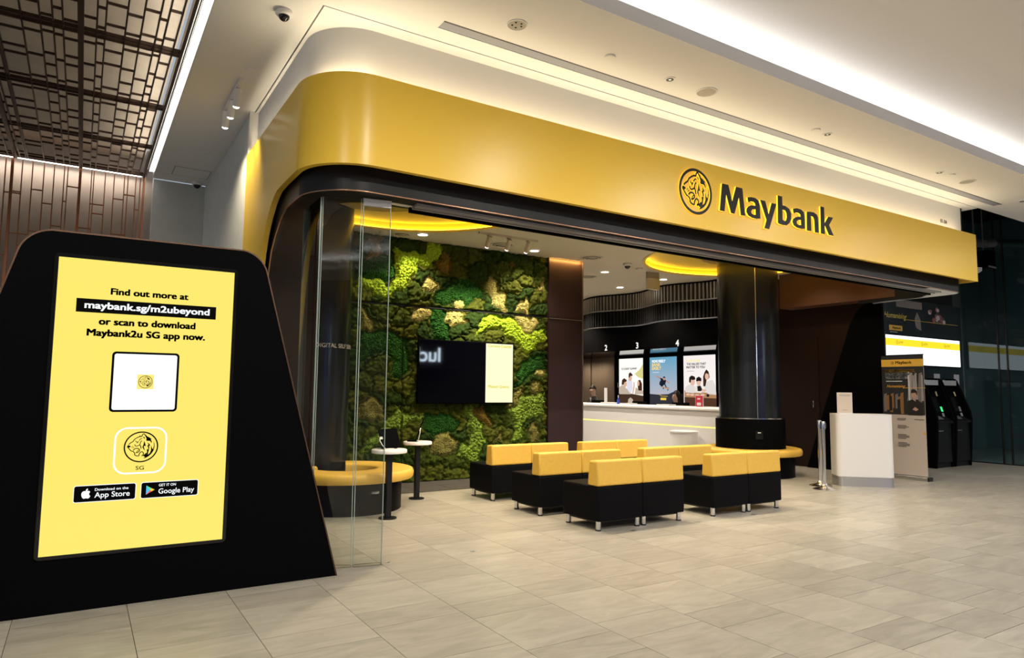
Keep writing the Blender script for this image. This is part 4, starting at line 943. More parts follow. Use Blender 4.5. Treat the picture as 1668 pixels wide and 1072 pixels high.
# ------------------------------------------------------------------ shop ceiling devices
def lit_downlight(x, y, label):
    t = thing('downlight', label, 'lamp', (x, y, ZI), 0, 'lit downlights in the shop')
    b = MB(); b.lathe([(.095, -.001), (.095, -.010), (.074, -.012)], (x, y, ZI), 28, caps=False); obj('rim', b, M_WPLASTIC, t, smooth=40)
    b = MB(); b.cyl(x, y, ZI-.009, ZI-.004, .076, 24); obj('lens', b, M_LAMP, t)
for x, y, l in ((4.221, 9.259, 'lit round downlight at the left above the moss wall'), (6.259, 9.282, 'lit round downlight right of the beige track light'), (8.525, 10.181, 'lit round downlight nearest the aubergine panel'), (10.08, 11.52, 'lit round downlight farthest back near the fluted drum'), (10.075, 10.168, 'lit round downlight right of the hanging exit sign')):
    lit_downlight(x, y, l)
def diffuser(x, y, r, label):
    t = thing('air_diffuser', label, 'air diffuser', (x, y, ZI), 0, 'round air diffusers in the shop')
    for rr, zz in ((r, 0), (r*.68, -.012), (r*.36, -.02)):
        b = MB(); b.lathe([(rr, -.001+zz), (rr*.97, -.012+zz), (rr*.80, -.004+zz)], (x, y, ZI), 32, caps=False); obj('ring', b, M_INCEIL, t, smooth=50)
    b = MB(); b.cyl(x, y, ZI-.004, ZI-.002, r*.9, 32); obj('dark_core', b, M_GREYP, t)
diffuser(5.58, 9.2, .20, 'round air diffuser behind the beige track light'); diffuser(3.966, 9.45, .13, 'small round air diffuser at the left above the moss')
diffuser(7.425, 9.22, .20, 'round air diffuser in front of the aubergine panel'); diffuser(8.635, 10.84, .18, 'round air diffuser behind the aubergine panel')
round_device('smoke_detector', 3.666, 9.45, ZI, .06, .03, M_INCEIL, 'small disc detector on the shop ceiling at far left above the moss', 'detector', 'disc detectors in the shop')
round_device('smoke_detector', 8.801, 9.506, ZI, .07, .03, M_INCEIL, 'small disc detector on the shop ceiling beside the black dome camera', 'detector', 'disc detectors in the shop')
es = thing('exit_sign', 'beige hanging exit sign box seen from behind on the shop ceiling', 'sign', (9.33, 9.71, ZI-.2))
b = MB(); b.box(9.17, 9.48, 9.68, 9.72, ZI-.12, ZI); obj('bracket', b, mat('sign_bracket', (.36, .33, .25), .6), es)
b = MB(); b.box(9.18, 9.48, 9.66, 9.74, ZI-.34, ZI-.12); obj('sign_box', b, mat('sign_beige', (.55, .50, .38), .6), es, bevel=.006)
# ------------------------------------------------------------------ fluted drum over the counter
fd = thing('fluted_drum', 'black wavy drum of vertical fins hanging over the counter', 'screen', (10.75, 12, ZI))
def wave(y): return 10.78+.15*math.sin((y-9.2)*2*math.pi/2.3+.5)-.02*(y-12)
M_FINU = mat('grey_fin', (.42, .40, .38), .30, .8); M_FINL = mat('black_fin', (.03, .03, .03), .3, .6)
yy = 9.0; i = 0
while yy < 15.2:
    x = wave(yy); b = MB(); b.box(x-.03, x+.03, yy-.022, yy+.022, 3.355, ZI-.03); obj('fin', b, M_FINU, fd)
    b = MB(); b.box(x-.03, x+.03, yy-.022, yy+.022, 2.95, 3.325); obj('fin', b, M_FINL, fd); yy += .085; i += 1
ry = [9.0+6.2*k/90 for k in range(91)]
for z0, z1, m, nm in ((2.94, 2.955, M_ALU, 'rail'), (3.327, 3.352, M_ALU, 'rail'), (ZI-.035, ZI-.001, M_BLACK, 'top_rail')):
    b = MB(); A = [(wave(y)-.036, y) for y in ry]; Bq = [(wave(y)+.036, y) for y in ry]
    b.strip([(*p, z0) for p in A], [(*p, z1) for p in A]); b.strip([(*p, z0) for p in A], [(*p, z0) for p in Bq]); b.strip([(*p, z0) for p in Bq], [(*p, z1) for p in Bq]); b.strip([(*p, z1) for p in A], [(*p, z1) for p in Bq]); obj(nm, b, m, fd)
b = MB(); b.strip([(wave(y)+.09, y, 2.96) for y in ry], [(wave(y)+.09, y, ZI-.002) for y in ry]); obj('back_sheet', b, M_INK, fd)
# ------------------------------------------------------------------ long counter
ct = thing('service_counter', 'long white service counter with thin yellow light line below its top', 'counter', (11.2, 11.5, 0))
b = MB(); b.box(10.90, 11.0, 8.95, 16.5, .705, 1.04); b.prism([(10.86, 1.04), (10.86, 1.075), (10.88, 1.10), (11.55, 1.10), (11.55, 1.06), (11.0, 1.04)], 8.95, 16.5, lambda u, v, w: (u, w, v)); obj('worktop', b, M_WPLASTIC, ct)
b = MB(); b.box(10.90, 11.0, 8.95, 16.5, .08, .675); b.box(10.93, 11.0, 8.95, 16.5, .675, .705); obj('front_panel', b, M_WPLASTIC, ct)
b = MB(); b.box(10.905, 10.928, 8.96, 16.49, .685, .697); obj('light_line', b, M_LEDLINE, ct)
b = MB(); b.box(10.95, 11.5, 9.0, 16.4, 0, .08); obj('plinth', b, M_ALU, ct)
for y in (13.6, 10.95): 
    pass
pd = thing('waste_bin', 'white cylindrical bin standing before the long counter', 'bin', (10.62, 10.1, 0))
b = MB(); b.lathe([(.28, 0), (.28, .56), (.275, .575)], (10.55, 10.1, 0), 32); obj('body', b, M_WPLASTIC, pd, smooth=50)
b = MB(); b.lathe([(.288, .575), (.288, .61), (.26, .62), (.001, .62)], (10.55, 10.1, 0), 32, caps=False); obj('lid', b, M_WPLASTIC, pd, smooth=50)
# ------------------------------------------------------------------ posters behind the counter
def pconv(x0, xs, y0, vs): return lambda x, y: ((x-x0)/xs, 2.34-(y-y0)*vs)
def light_poster(y_left, width, label):
    t = thing('poster_lightbox', label, 'poster', (13.25, y_left-width/2, 1.6), 0, 'lit posters behind the counter')
    b = MB(); b.box(13.21, 13.30, y_left-width-.05, y_left+.05, .72, 2.40); obj('frame', b, M_BLACK, t)
    return t, Sheet((13.205, y_left, 0), (0, -1, 0))
SKIN = ['f0c0a0', 'd8a080']
# poster one: three people talking outdoors
t, sh = light_poster(15.14, 1.0, 'lit poster of three people talking, leftmost behind the counter'); f = pconv(75, 385, 235, .001793)
b = MB(); sh.rect(b, 0, 1.0, .78, 2.34, .001); pg = obj('lit_panel', b, E((.93, .90, .84), 1.15), t)
mats = [E((.80, .74, .30), .9), E((.10, .03, .015), .6), E((.80, .50, .34), .9), E((.80, .78, .90), .95), E((.62, .50, .40), .9), E((.12, .06, .035), .5), E((.95, .80, .25), 1), E((.02, .02, .02), .3)]
def F(pts): return [f(*p) for p in pts]
b = MB()
sh.poly(b, F([(330, 480), (400, 420), (460, 330), (460, 560), (380, 530)]), .002, 0); sh.poly(b, F([(75, 790), (150, 770), (330, 800), (462, 820), (462, 960), (75, 960)]), .0022, 5)
sh.poly(b, F([(205, 590), (230, 550), (290, 590), (300, 700), (270, 790), (200, 760)]), .0025, 3)
sh.ell(b, *f(258, 545), .075, .085, .003, 2); sh.poly(b, F([(232, 530), (235, 475), (262, 452), (298, 490), (295, 512), (262, 510), (248, 540)]), .0035, 1)
sh.poly(b, F([(80, 690), (130, 650), (200, 710), (270, 800), (80, 800)]), .004, 4); sh.ell(b, *f(175, 640), .075, .09, .0045, 2)
sh.poly(b, F([(118, 650), (125, 575), (160, 545), (205, 575), (200, 600), (165, 610), (150, 650)]), .005, 1)
sh.poly(b, F([(345, 690), (400, 720), (462, 745), (462, 800), (330, 800)]), .004, 4); sh.poly(b, F([(370, 640), (385, 580), (420, 575), (445, 640), (445, 740), (390, 740)]), .0045, 1)
sh.ell(b, *f(388, 630), .045, .075, .005, 2); sh.stroke(b, F([(300, 790), (320, 680), (318, 610)]), .05, .0045, 2); sh.poly(b, F([(225, 880), (260, 850), (300, 880), (310, 960), (215, 960)]), .0026, 4)
obj('picture', b, mats, pg)
b = MB(); sh.fit_text(b, 'TO EVERY SUMMIT', *[f(x, 0)[0] for x in (112, 368)], f(0, 412)[1], .050, .03, .003); obj('lettering', b, KB, pg)
# poster two: leaping skateboarder
t, sh = light_poster(13.874, 1.01, 'lit blue poster of a leaping skateboarder, middle one behind the counter'); f = pconv(565, 425, 215, .001697)
b = MB(); v0 = .78; g_ = bpy.data.materials.new('poster_sky'); g_.use_nodes = True; nt = g_.node_tree; bs = nt.nodes['Principled BSDF']
tc = nt.nodes.new('ShaderNodeTexCoord'); sx = nt.nodes.new('ShaderNodeSeparateXYZ'); mr = nt.nodes.new('ShaderNodeMapRange'); cr = nt.nodes.new('ShaderNodeValToRGB')
nt.links.new(tc.outputs['Object'], sx.inputs[0]); nt.links.new(sx.outputs[2], mr.inputs[0]); mr.inputs[1].default_value = 1.3-1.6; mr.inputs[2].default_value = 2.34-1.6
nt.links.new(mr.outputs[0], cr.inputs[0]); cr.color_ramp.elements[0].color = (.50, .50, .58, 1); cr.color_ramp.elements[1].color = (.13, .40, .58, 1)
nt.links.new(cr.outputs[0], bs.inputs['Emission Color']); bs.inputs['Emission Strength'].default_value = .95; bs.inputs['Base Color'].default_value = (.02, .02, .02, 1)
sh.rect(b, 0, 1.01, .78, 2.34, .001); pg = obj('lit_panel', b, g_, t)
mats = [E((.05, .05, .07), .6), E((.01, .014, .03), .8), E((.62, .32, .22), .9), E((.55, .33, .16), .9), E((.9, .62, .08), 1), E((.85, .9, .95), .9)]
b = MB()
sh.poly(b, F([(565, 800), (700, 810), (860, 800), (990, 740), (990, 1100), (565, 1100)]), .002, 0)
sh.stroke(b, F([(668, 512), (700, 530), (745, 555)]), .035, .003, 2); sh.stroke(b, F([(820, 590), (850, 608), (880, 625)]), .03, .003, 2)
sh.poly(b, F([(730, 545), (800, 560), (830, 590), (815, 640), (835, 690), (860, 700), (825, 700), (800, 650), (760, 690), (722, 650), (725, 610), (745, 580)]), .0035, 1)
sh.ell(b, *f(798, 555), .045, .05, .004, 2); sh.poly(b, F([(780, 545), (785, 525), (810, 525), (822, 550), (805, 545)]), .0045, 1)
sh.poly(b, F([(758, 680), (880, 705), (875, 725), (770, 700)]), .0045, 3); sh.ell(b, *f(785, 712), .02, .02, .005, 1); sh.ell(b, *f(855, 735), .02, .02, .005, 1)
sh.rect(b, *[f(x, 0)[0] for x in (738, 828)], f(0, 895)[1], f(0, 858)[1], .003, 4); sh.stroke(b, F([(715, 800), (745, 830), (850, 835)]), .012, .003, 4)
obj('picture', b, mats, pg)
b = MB(); sh.fit_text(b, 'MOVE FREELY', *[f(x, 0)[0] for x in (605, 818)], f(0, 300)[1], .065, .03, .003); obj('lettering', b, W1, pg)
b = MB(); sh.fit_text(b, 'BANK', *[f(x, 0)[0] for x in (605, 740)], f(0, 357)[1], .075, .03, .003); obj('lettering', b, E((1, .68, .15), 1), pg)
b = MB(); sh.fit_text(b, 'EASILY', *[f(x, 0)[0] for x in (605, 752)], f(0, 415)[1], .078, .03, .003); obj('lettering', b, E((1, .68, .15), 1), pg)
b = MB(); sh.rect(b, *[f(x, 0)[0] for x in (612, 720)], f(0, 462)[1], f(0, 450)[1], .003); obj('small_print', b, E((.7, .78, .9), .9), pg)
# poster three: woman with two children cooking
t, sh = light_poster(12.626, 1.057, 'lit white poster of a woman cooking with two children, rightmost behind the counter'); f = pconv(308, 428, 250, .001742)
b = MB(); sh.rect(b, 0, 1.057, .78, 2.34, .001); pg = obj('lit_panel', b, E((.86, .80, .77), 1.1), t)
mats = [E((.025, .012, .012), .6), E((.82, .52, .38), .95), E((.80, .74, .70), .95), E((.50, .26, .12), .9), E((.09, .03, .02), .6), E((.88, .80, .70), .95), E((.02, .02, .025), .5), E((.16, .07, .04), .5)]
b = MB()
sh.poly(b, F([(318, 760), (500, 780), (765, 800), (765, 1090), (318, 1090)]), .002, 3); sh.poly(b, F([(318, 860), (765, 870), (765, 1200), (318, 1200)]), .0022, 7)
sh.poly(b, F([(330, 720), (370, 680), (440, 670), (480, 720), (460, 800), (330, 790)]), .003, 2); sh.ell(b, *f(437, 630), .085, .10, .0035, 1)
sh.poly(b, F([(388, 640), (390, 570), (425, 542), (470, 560), (482, 600), (440, 610), (420, 600), (408, 650)]), .004, 0)
sh.poly(b, F([(465, 720), (500, 690), (570, 690), (590, 760), (560, 800), (460, 790)]), .0045, 5); sh.ell(b, *f(527, 640), .075, .09, .005, 1); sh.poly(b, F([(490, 630), (495, 580), (530, 560), (565, 585), (565, 628), (530, 622)]), .0055, 0)
sh.poly(b, F([(505, 700), (550, 690), (575, 745), (560, 770), (510, 770)]), .0055, 6)
sh.poly(b, F([(590, 690), (640, 630), (720, 610), (760, 700), (765, 820), (650, 810)]), .004, 2); sh.poly(b, F([(590, 560), (610, 500), (635, 458), (665, 490), (680, 570), (660, 600), (640, 600), (620, 700), (590, 700)]), .005, 4)
sh.ell(b, *f(642, 560), .062, .085, .0055, 1); sh.poly(b, F([(622, 495), (637, 458), (662, 490), (668, 530), (640, 515)]), .006, 0)
for x, y in ((370, 820), (430, 825), (500, 830), (580, 825)): sh.ell(b, *f(x, y), .07, .03, .003, 1)
sh.ell(b, *f(652, 830), .045, .04, .006, 6); sh.ell(b, *f(600, 760), .08, .035, .006, 1)
obj('picture', b, mats, pg)
b = MB(); sh.fit_text(b, 'NURTURE', *[f(x, 0)[0] for x in (352, 545)], f(0, 342)[1], .052, .02, .003); obj('lettering', b, E((.98, .80, .16), 1), pg)
b = MB(); sh.fit_text(b, 'THE VALUES THAT', *[f(x, 0)[0] for x in (355, 632)], f(0, 390)[1], .052, .028, .003); obj('lettering', b, KB, pg)
b = MB(); sh.fit_text(b, 'MATTER TO YOU', *[f(x, 0)[0] for x in (352, 615)], f(0, 438)[1], .054, .03, .003); obj('lettering', b, KB, pg)
b = MB(); sh.rect(b, *[f(x, 0)[0] for x in (357, 465)], f(0, 482)[1], f(0, 476)[1], .003); obj('small_print', b, E((.5, .45, .42), .8), pg)
for s_, y, z, l in (('2', 14.70, 2.54, 'white numeral 2 on the black bulkhead above the brown cupboard doors'), ('3', 13.434, 2.54, 'white numeral 3 on the black bulkhead above the leftmost lit poster'), ('4', 12.0, 2.53, 'white numeral 4 on the black bulkhead between the blue and rightmost posters')):
    t = thing('counter_number', l, 'sign', (12.34, y, z), 0, 'counter numbers'); b = MB()
    Sheet((12.349, y, z), (0, -1, 0)).text(b, s_, 0, 0, .15, .03, 'CENTER', .006); obj('numeral', b, E((1, .96, .88), 1.0), t)
# ------------------------------------------------------------------ things on the counter
t = thing('name_post', 'tall white upright sign stick on a flat tray at the left of the counter', 'sign', (11.1, 13.22, 1.1))
b = MB(); b.box(11.09, 11.11, 13.18, 13.28, 1.115, 1.49); obj('upright', b, M_WPLASTIC, t)
b = MB(); b.box(11.02, 11.2, 12.86, 13.34, 1.10, 1.135); obj('tray', b, M_WPLASTIC, t, bevel=.006)
t = thing('bottle', 'small blue and clear hand gel bottle on the counter', 'bottle', (11.1, 12.76, 1.1))
b = MB(); b.lathe([(.035, 0), (.035, .10), (.014, .13), (.012, .15)], (11.1, 12.76, 1.10), 16); obj('bottle_body', b, mat('blue_plastic', (.03, .06, .40), .3), t, smooth=50)
b = MB(); b.lathe([(.012, .15), (.012, .20), (.006, .22), (.001, .22)], (11.1, 12.76, 1.10), 12, caps=False); obj('pump', b, M_WPLASTIC, t)
for y, l in ((12.45, 'white paper tray on the counter under the leftmost poster'), (11.2, 'white paper tray on the counter under the skateboarder poster')):
    t = thing('paper_tray', l, 'tray', (11.15, y, 1.1), 0, 'paper trays on the counter')
    b = MB(); b.box(11.05, 11.25, y-.2, y+.2, 1.10, 1.112); b.box(11.05, 11.06, y-.2, y+.2, 1.112, 1.13); b.box(11.24, 11.25, y-.2, y+.2, 1.112, 1.13); obj('tray_body', b, M_WPLASTIC, t)
    b = MB(); b.box(11.07, 11.23, y-.15, y+.15, 1.112, 1.122); obj('papers', b, M_PAPER, t)
t = thing('brochure_stand', 'small red and white leaflet in a clear stand on the counter', 'leaflet', (11.1, 10.16, 1.1)); sh = Sheet((11.075, 10.27, 0), (0, -1, 0), (0.0, 0, 1))
b = MB(); b.box(11.08, 11.092, 10.05, 10.27, 1.10, 1.34); obj('holder', b, M_WPLASTIC, t)
b = MB(); sh.rect(b, .008, .208, 1.11, 1.332, -.002, 0); sh.rect(b, .05, .16, 1.13, 1.19, 0, 1); sh.rect(b, .06, .14, 1.255, 1.285, 0, 1); obj('leaflet_print', b, [PR((.55, .03, .07)), M_PAPER], t)
t = thing('wall_plate', 'small white square plate on the black wall left of the leftmost poster', 'switch', (13.2, 15.3, 1.55))
b = MB(); b.box(13.285, 13.30, 15.17, 15.30, 1.52, 1.66); obj('plate', b, M_PAPER, t, bevel=.004); b = MB(); b.box(13.28, 13.286, 15.215, 15.255, 1.565, 1.61); obj('button', b, M_GREYP, t)
for y, l in ((14.2, 'black monitor back on the teller desk left'), (12.6, 'black monitor back on the teller desk middle'), (11.25, 'black monitor beside the dark-haired teller')):
    t = thing('monitor', l, 'monitor', (11.75, y, .78), 0, 'teller monitors')
    b = MB(); b.box(11.64, 11.67, y-.26, y+.26, .86, 1.17); obj('monitor_case', b, M_BLACK, t, bevel=.006)
    b = MB(); b.box(11.67, 11.69, y-.04, y+.04, .80, .98); b.box(11.60, 11.76, y-.12, y+.12, .782, .80); obj('monitor_stand', b, M_BLACK, t)
b = MB(); b.box(11.56, 11.78, 9.6, 16.4, .75, .78); b.box(11.52, 11.56, 9.6, 16.4, 0, .78); b.box(11.56, 11.76, 9.62, 9.66, 0, .75); b.box(11.56, 11.76, 16.34, 16.38, 0, .75)
tag(obj('staff_desk', b, M_BLACK), 'long black staff desk behind the white counter', 'desk')
# ------------------------------------------------------------------ tellers
def teller(x, y, seat, lean, turn, label, long_hair, glasses, suit):
    t = thing('person', label, 'person', (x, y, 0))
    V = []; Ed = []; Rr = []
    def vtx(p, r, par=None):
        V.append((x+p[0], y+p[1], p[2])); Rr.append(r)
        if par is not None: Ed.append((par, len(V)-1))
        return len(V)-1
    s = seat+.10; dx = -lean
    pel = vtx((0, 0, s), .145); wa = vtx((dx*.25, 0, s+.18), .125, pel); ch = vtx((dx*.65, 0, s+.36), .155, wa); up = vtx((dx*.85, 0, s+.47), .11, ch)
    nk = vtx((dx*1.02, 0, s+.56), .052, up); h0 = vtx((dx*1.12-.01, 0, s+.63), .070, nk); h1 = vtx((dx*1.2-.015, 0, s+.70), .088, h0); h2 = vtx((dx*1.25, 0, s+.77), .078, h1)
    tx, ty = -math.cos(turn), -math.sin(turn)
    vtx((dx*1.14+tx*.095, ty*.095, s+.665), .016, h0); vtx((dx*1.1+tx*.075, ty*.075, s+.60), .03, h0)   # nose, chin
    for sd in (-1, 1):
        sh_ = vtx((dx*.80, sd*.17, s+.44), .062, up); el = vtx((dx*.7-.10, sd*.25, s+.20), .045, sh_); wr = vtx((dx*.7-.33, sd*.17, s+.20), .030, el); hn = vtx((dx*.7-.41, sd*.15, s+.20), .034, wr)
        for q in range(4): vtx((dx*.7-.475-.01*(q in (1, 2)), sd*.15+(q-1.5)*.018, s+.195), .009, hn)
        vtx((dx*.7-.43, sd*.15-sd*.05, s+.20), .010, hn)
        hp = vtx((-.03, sd*.10, s-.02), .095, pel); kn = vtx((-.42, sd*.12, s-.03), .065, hp); an = vtx((-.40, sd*.12, .10), .042, kn); vtx((-.52, sd*.12, .05), .035, an)
    me = bpy.data.meshes.new('person_body'); me.from_pydata(V, Ed, [])
    bm = bmesh.new(); bm.from_mesh(me); ly = bm.verts.layers.skin.verify()
    for v, r in zip(bm.verts, Rr): v[ly].radius = (r, r); v[ly].use_root = (v.index == 0)
    bm.to_mesh(me); bm.free()
    o = bpy.data.objects.new('tmp', me); C.objects.link(o); sk = o.modifiers.new('s', 'SKIN'); sk.use_smooth_shade = True; o.modifiers.new('u', 'SUBSURF').levels = 2
    dg = bpy.context.evaluated_depsgraph_get(); dg.update(); m2 = bpy.data.meshes.new_from_object(o.evaluated_get(dg)); bpy.data.objects.remove(o)
    for v in m2.vertices: v.co -= Vector((x, y, 0))
    m2.materials.clear()
    for m in (suit, M_SKIN): m2.materials.append(m)
    nz = s+.545
    for p in m2.polygons:
        c = p.center; p.material_index = 1 if (c.z > nz or (c.x < dx*.7-.335 and c.z > s+.1)) else 0; p.use_smooth = True
    body = bpy.data.objects.new('body', m2); C.objects.link(body); body.parent = t
    hx, hy, hz = dx*1.2, 0, s+.73
    b = MB(); fx, fy = -tx, -ty
    prof = []
    for i in range(7):
        for k in range(16):
            th = rad(8+ (100 if long_hair else 82)*i/6); a = 2*math.pi*k/16
            dxx, dyy = math.sin(th)*math.cos(a), math.sin(th)*math.sin(a); front = dxx*tx+dyy*ty
            zc = math.cos(th)
            if front > .25 and zc < .45: zc = .45
            prof.append((x+hx+dxx*.102+fx*.012, y+hy+dyy*.097+fy*.012, hz+zc*.125-(.0 if not long_hair else max(0, -front)*.05*i/3)))
    b.add(prof, [(i*16+k, i*16+(k+1) % 16, (i+1)*16+(k+1) % 16, (i+1)*16+k) for i in range(6) for k in range(16)]+[tuple(range(16))]); obj('hair', b, M_HAIR, t, smooth=60)
    if long_hair:
        b = MB(); b.tube([(x+hx+fx*.06, y+fy*.06, hz+.02), (x+hx+fx*.09, y+fy*.09, hz-.12), (x+hx+fx*.07, y+fy*.07, hz-.28)], [.085, .08, .04], 12); obj('hair_length', b, M_HAIR, t, smooth=60)
    if glasses:
        b = MB(); pr_ = Vector((-ty, tx, 0)); f0 = Vector((x+dx*1.17+tx*.093, y+ty*.093, s+.705))
        for sd in (-1, 1):
            cpt = f0+pr_*sd*.034
            b.tube([cpt+pr_*.026*math.cos(q)+Vector((0, 0, .02*math.sin(q))) for q in [2*math.pi*k/10 for k in range(11)]], .003, 5)
            b.tube([cpt+pr_*sd*.026, cpt+pr_*sd*.045-Vector((tx, ty, 0))*.09], .003, 5)
        obj('glasses', b, M_INK, t)
    b = MB(); b.prism([(-.03, 0), (.03, 0), (0, -.11)], -.004, .004, lambda u, v, w: (x+dx*.95-.105+w, y+u, s+.50+v)); obj('shirt_front', b, M_PAPER, t)
    st = thing('office_stool', 'black stool under '+('the teller with glasses' if glasses else 'the dark-haired teller'), 'stool', (x, y, 0), 0, 'teller stools')
    b = MB(); b.lathe([(.21, seat-.075), (.22, seat-.055), (.2, seat-.035), (.001, seat-.035)], (x, y, 0), 24); obj('seat', b, M_LEATHER_B, st, smooth=50)
    b = MB(); b.cyl(x, y, .03, seat-.07, .03, 12); b.lathe([(.25, 0), (.25, .02), (.03, .05)], (x, y, 0), 24); obj('base', b, M_CHROME, st, smooth=50)
teller(12.36, 15.12, .62, .12, rad(35), 'teller with short dark hair and glasses seated behind the counter looking down', False, True, mat('grey_suit', (.06, .06, .06), .7))
teller(12.32, 11.84, .50, .16, rad(-50), 'dark-haired teller bent over the desk behind the counter', True, False, mat('black_jacket', (.012, .012, .013), .7))
# ------------------------------------------------------------------ white welcome desk, stand, posts
dk = thing('reception_desk', 'white freestanding welcome desk with rounded corners and silver kick plate', 'desk', (10.38, 6.22, 0), math.atan2(5.74-6.295, 10.52-9.93))
b = MB(); b.prism(rrect_pts(-.405, .405, -.23, .23, .075, 8), .146, 1.10, lambda u, v, w: (u, v, w)); obj('body', b, M_WPLASTIC, dk, world=False, smooth=40)
b = MB(); b.prism(rrect_pts(-.40, .40, -.225, .225, .07, 8), 0, .146, lambda u, v, w: (u, v, w)); obj('kick_plate', b, M_ALU, dk, world=False, smooth=40)
ds = thing('sign_holder', 'white upright paper sign in a holder on the welcome desk', 'sign', (10.30, 6.42, 1.1), rad(-38))
b = MB(); b.box(-.115, .115, -.006, .006, 0, .33); b.box(-.115, .115, -.05, .05, 0, .006); obj('holder', b, M_WPLASTIC, ds, world=False)
b = MB(); b.box(-.108, .108, -.009, -.0065, .01, .325); obj('paper', b, mat('cream_paper', (.62, .52, .42), .6), ds, world=False)
sh = Sheet((0, -.0095, 0), (1, 0, 0)); b = MB()
for z, w_ in ((.29, .09), (.275, .08), (.05, .04)): sh.rect(b, -w_, w_, z, z+.006, .001)
obj('small_print', b, M_GREYP, ds, world=False)
def post(x, y, label):
    t = thing('queue_post', label, 'stanchion', (x, y, 0), 0, 'chrome queue posts')
    b = MB(); b.lathe([(.165, 0), (.165, .012), (.12, .028), (.05, .05), (.03, .09)], (x, y, 0), 36); obj('base', b, M_CHROME, t, smooth=50)
    b = MB(); b.cyl(x, y, .06, .90, .026, 20); obj('pole', b, M_CHROME, t, smooth=50)
    b = MB(); b.lathe([(.034, .885), (.034, .99), (.03, 1.0), (.001, 1.0)], (x, y, 0), 24); obj('belt_head', b, M_CHROME, t, smooth=50)
    b = MB(); b.box(x+.02, x+.05, y-.025, y+.025, .90, .975); obj('belt_clip', b, M_RUBBER, t)
post(9.36, 6.19, 'chrome queue post nearer the seats beside the welcome desk'); post(9.66, 6.45, 'chrome queue post right behind the other, touching the welcome desk side')
# ------------------------------------------------------------------ roll-up banner
rb_ = thing('rollup_banner', 'roll-up banner with black picture top and cream lower half behind the welcome desk', 'banner', (11.84, 6.3, 0))
sh = Sheet((11.80, 6.65, 0), (0, -1, 0)); Wb = .70; g = lambda x, y: ((x-43)/312*Wb, 2.075-(y-45)*.00215)
b = MB(); b.box(11.802, 11.808, 5.95, 6.65, .07, 2.075); obj('sheet', b, mat('banner_cream', (.55, .47, .40), .6), rb_); sheet = [c for c in rb_.children][0]
b = MB(); b.box(11.75, 11.86, 5.93, 6.655, 0, .06); obj('base_case', b, M_ALU, rb_, bevel=.008)
b = MB(); b.box(11.745, 11.862, 5.905, 5.932, 0, .062); b.box(11.745, 11.862, 6.653, 6.67, 0, .062); obj('end_cap', b, M_RUBBER, rb_)
b = MB(); b.box(11.795, 11.815, 5.945, 6.655, 2.07, 2.085); obj('top_rail', b, M_BLACK, rb_); b = MB(); b.cyl(11.83, 6.3, .06, 2.07, .01, 8); obj('rear_pole', b, M_ALU, rb_)
mats = [PR((.015, .017, .02)), PR((.70, .40, .05)), PR((.16, .14, .14)), PR((.30, .27, .27)), PR((.012, .01, .01)), PR((.45, .27, .20)), PR((.25, .12, .04)), PR((.55, .53, .52))]
b = MB(); G = lambda P: [g(*p) for p in P]
sh.rect(b, 0, Wb, 1.07, 2.07, .001, 0); sh.rect(b, 0, Wb, g(0, 135)[1], g(0, 78)[1], .002, 1)
rng_ = random.Random(4)
for i in range(14):
    x = 240+rng_.random()*105; y = 180+rng_.random()*40; sh.poly(b, G([(x, y), (x+12, y), (x+rng_.random()*50-30, y+200), (x-20+rng_.random()*20, y+200)]), .002+.0001*i, 2+(i % 2))
for i in range(12):
    x = 45+rng_.random()*150; y = 340+rng_.random()*60; sh.poly(b, G([(x, y), (x+22, y-10), (x+22, y+110), (x, y+110)]), .002+.0001*i, (6, 2, 6, 4)[i % 4])
sh.rect(b, g(240, 0)[0], g(252, 0)[0], g(0, 400)[1], g(0, 180)[1], .0037, 7)
sh.poly(b, G([(232, 515), (236, 430), (262, 395), (300, 392), (335, 420), (340, 515)]), .004, 4); sh.ell(b, *g(280, 350), .045, .075, .0045, 5); sh.poly(b, G([(258, 345), (262, 318), (285, 312), (304, 330), (302, 365), (292, 340)]), .005, 4)
sh.poly(b, G([(265, 470), (285, 450), (310, 470), (290, 482)]), .0045, 5); sh.poly(b, G([(268, 392), (288, 385), (292, 410)]), .0045, 5)
obj('picture', b, mats, sheet)
b = MB(); sh.fit_text(b, 'Maybank', g(152, 0)[0], g(272, 0)[0], g(0, 113)[1], .045, .025, .003); obj('lettering', b, KB, sheet)
b = MB(); emblem(sh, b, g(128, 0)[0], g(0, 105)[1], .026, .003); obj('round_mark', b, KB, sheet)
b = MB(); sh.fit_text(b, 'FLEXIBLE FINANCING,', g(72, 0)[0], g(292, 0)[0], g(0, 177)[1], .037, .045, .0055); obj('lettering', b, PR((.85, .45, .04)), sheet)
b = MB(); sh.fit_text(b, 'Humanising', g(80, 0)[0], g(220, 0)[0], g(0, 300)[1], .045, .0, .0055, shear=.4); obj('lettering', b, PR((.85, .45, .04)), sheet)
b = MB(); sh.rect(b, g(215, 0)[0], g(365, 0)[0], g(0, 304)[1], g(0, 301)[1], .0055); obj('print_line', b, PR((.85, .45, .04)), sheet)
b = MB(); sh.fit_text(b, 'STRUCTURED FOR', g(72, 0)[0], g(256, 0)[0], g(0, 205)[1], .037, .045, .0055); obj('lettering', b, PR((.78, .78, .78)), sheet)
b = MB(); sh.fit_text(b, 'YOUR BUSINESS', g(72, 0)[0], g(240, 0)[0], g(0, 232)[1], .037, .045, .0055); obj('lettering', b, PR((.78, .78, .78)), sheet)
b = MB(); sh.rect(b, g(76, 0)[0], g(198, 0)[0], g(0, 253)[1], g(0, 248)[1], .0055); obj('print_line', b, PR((.78, .78, .78)), sheet)
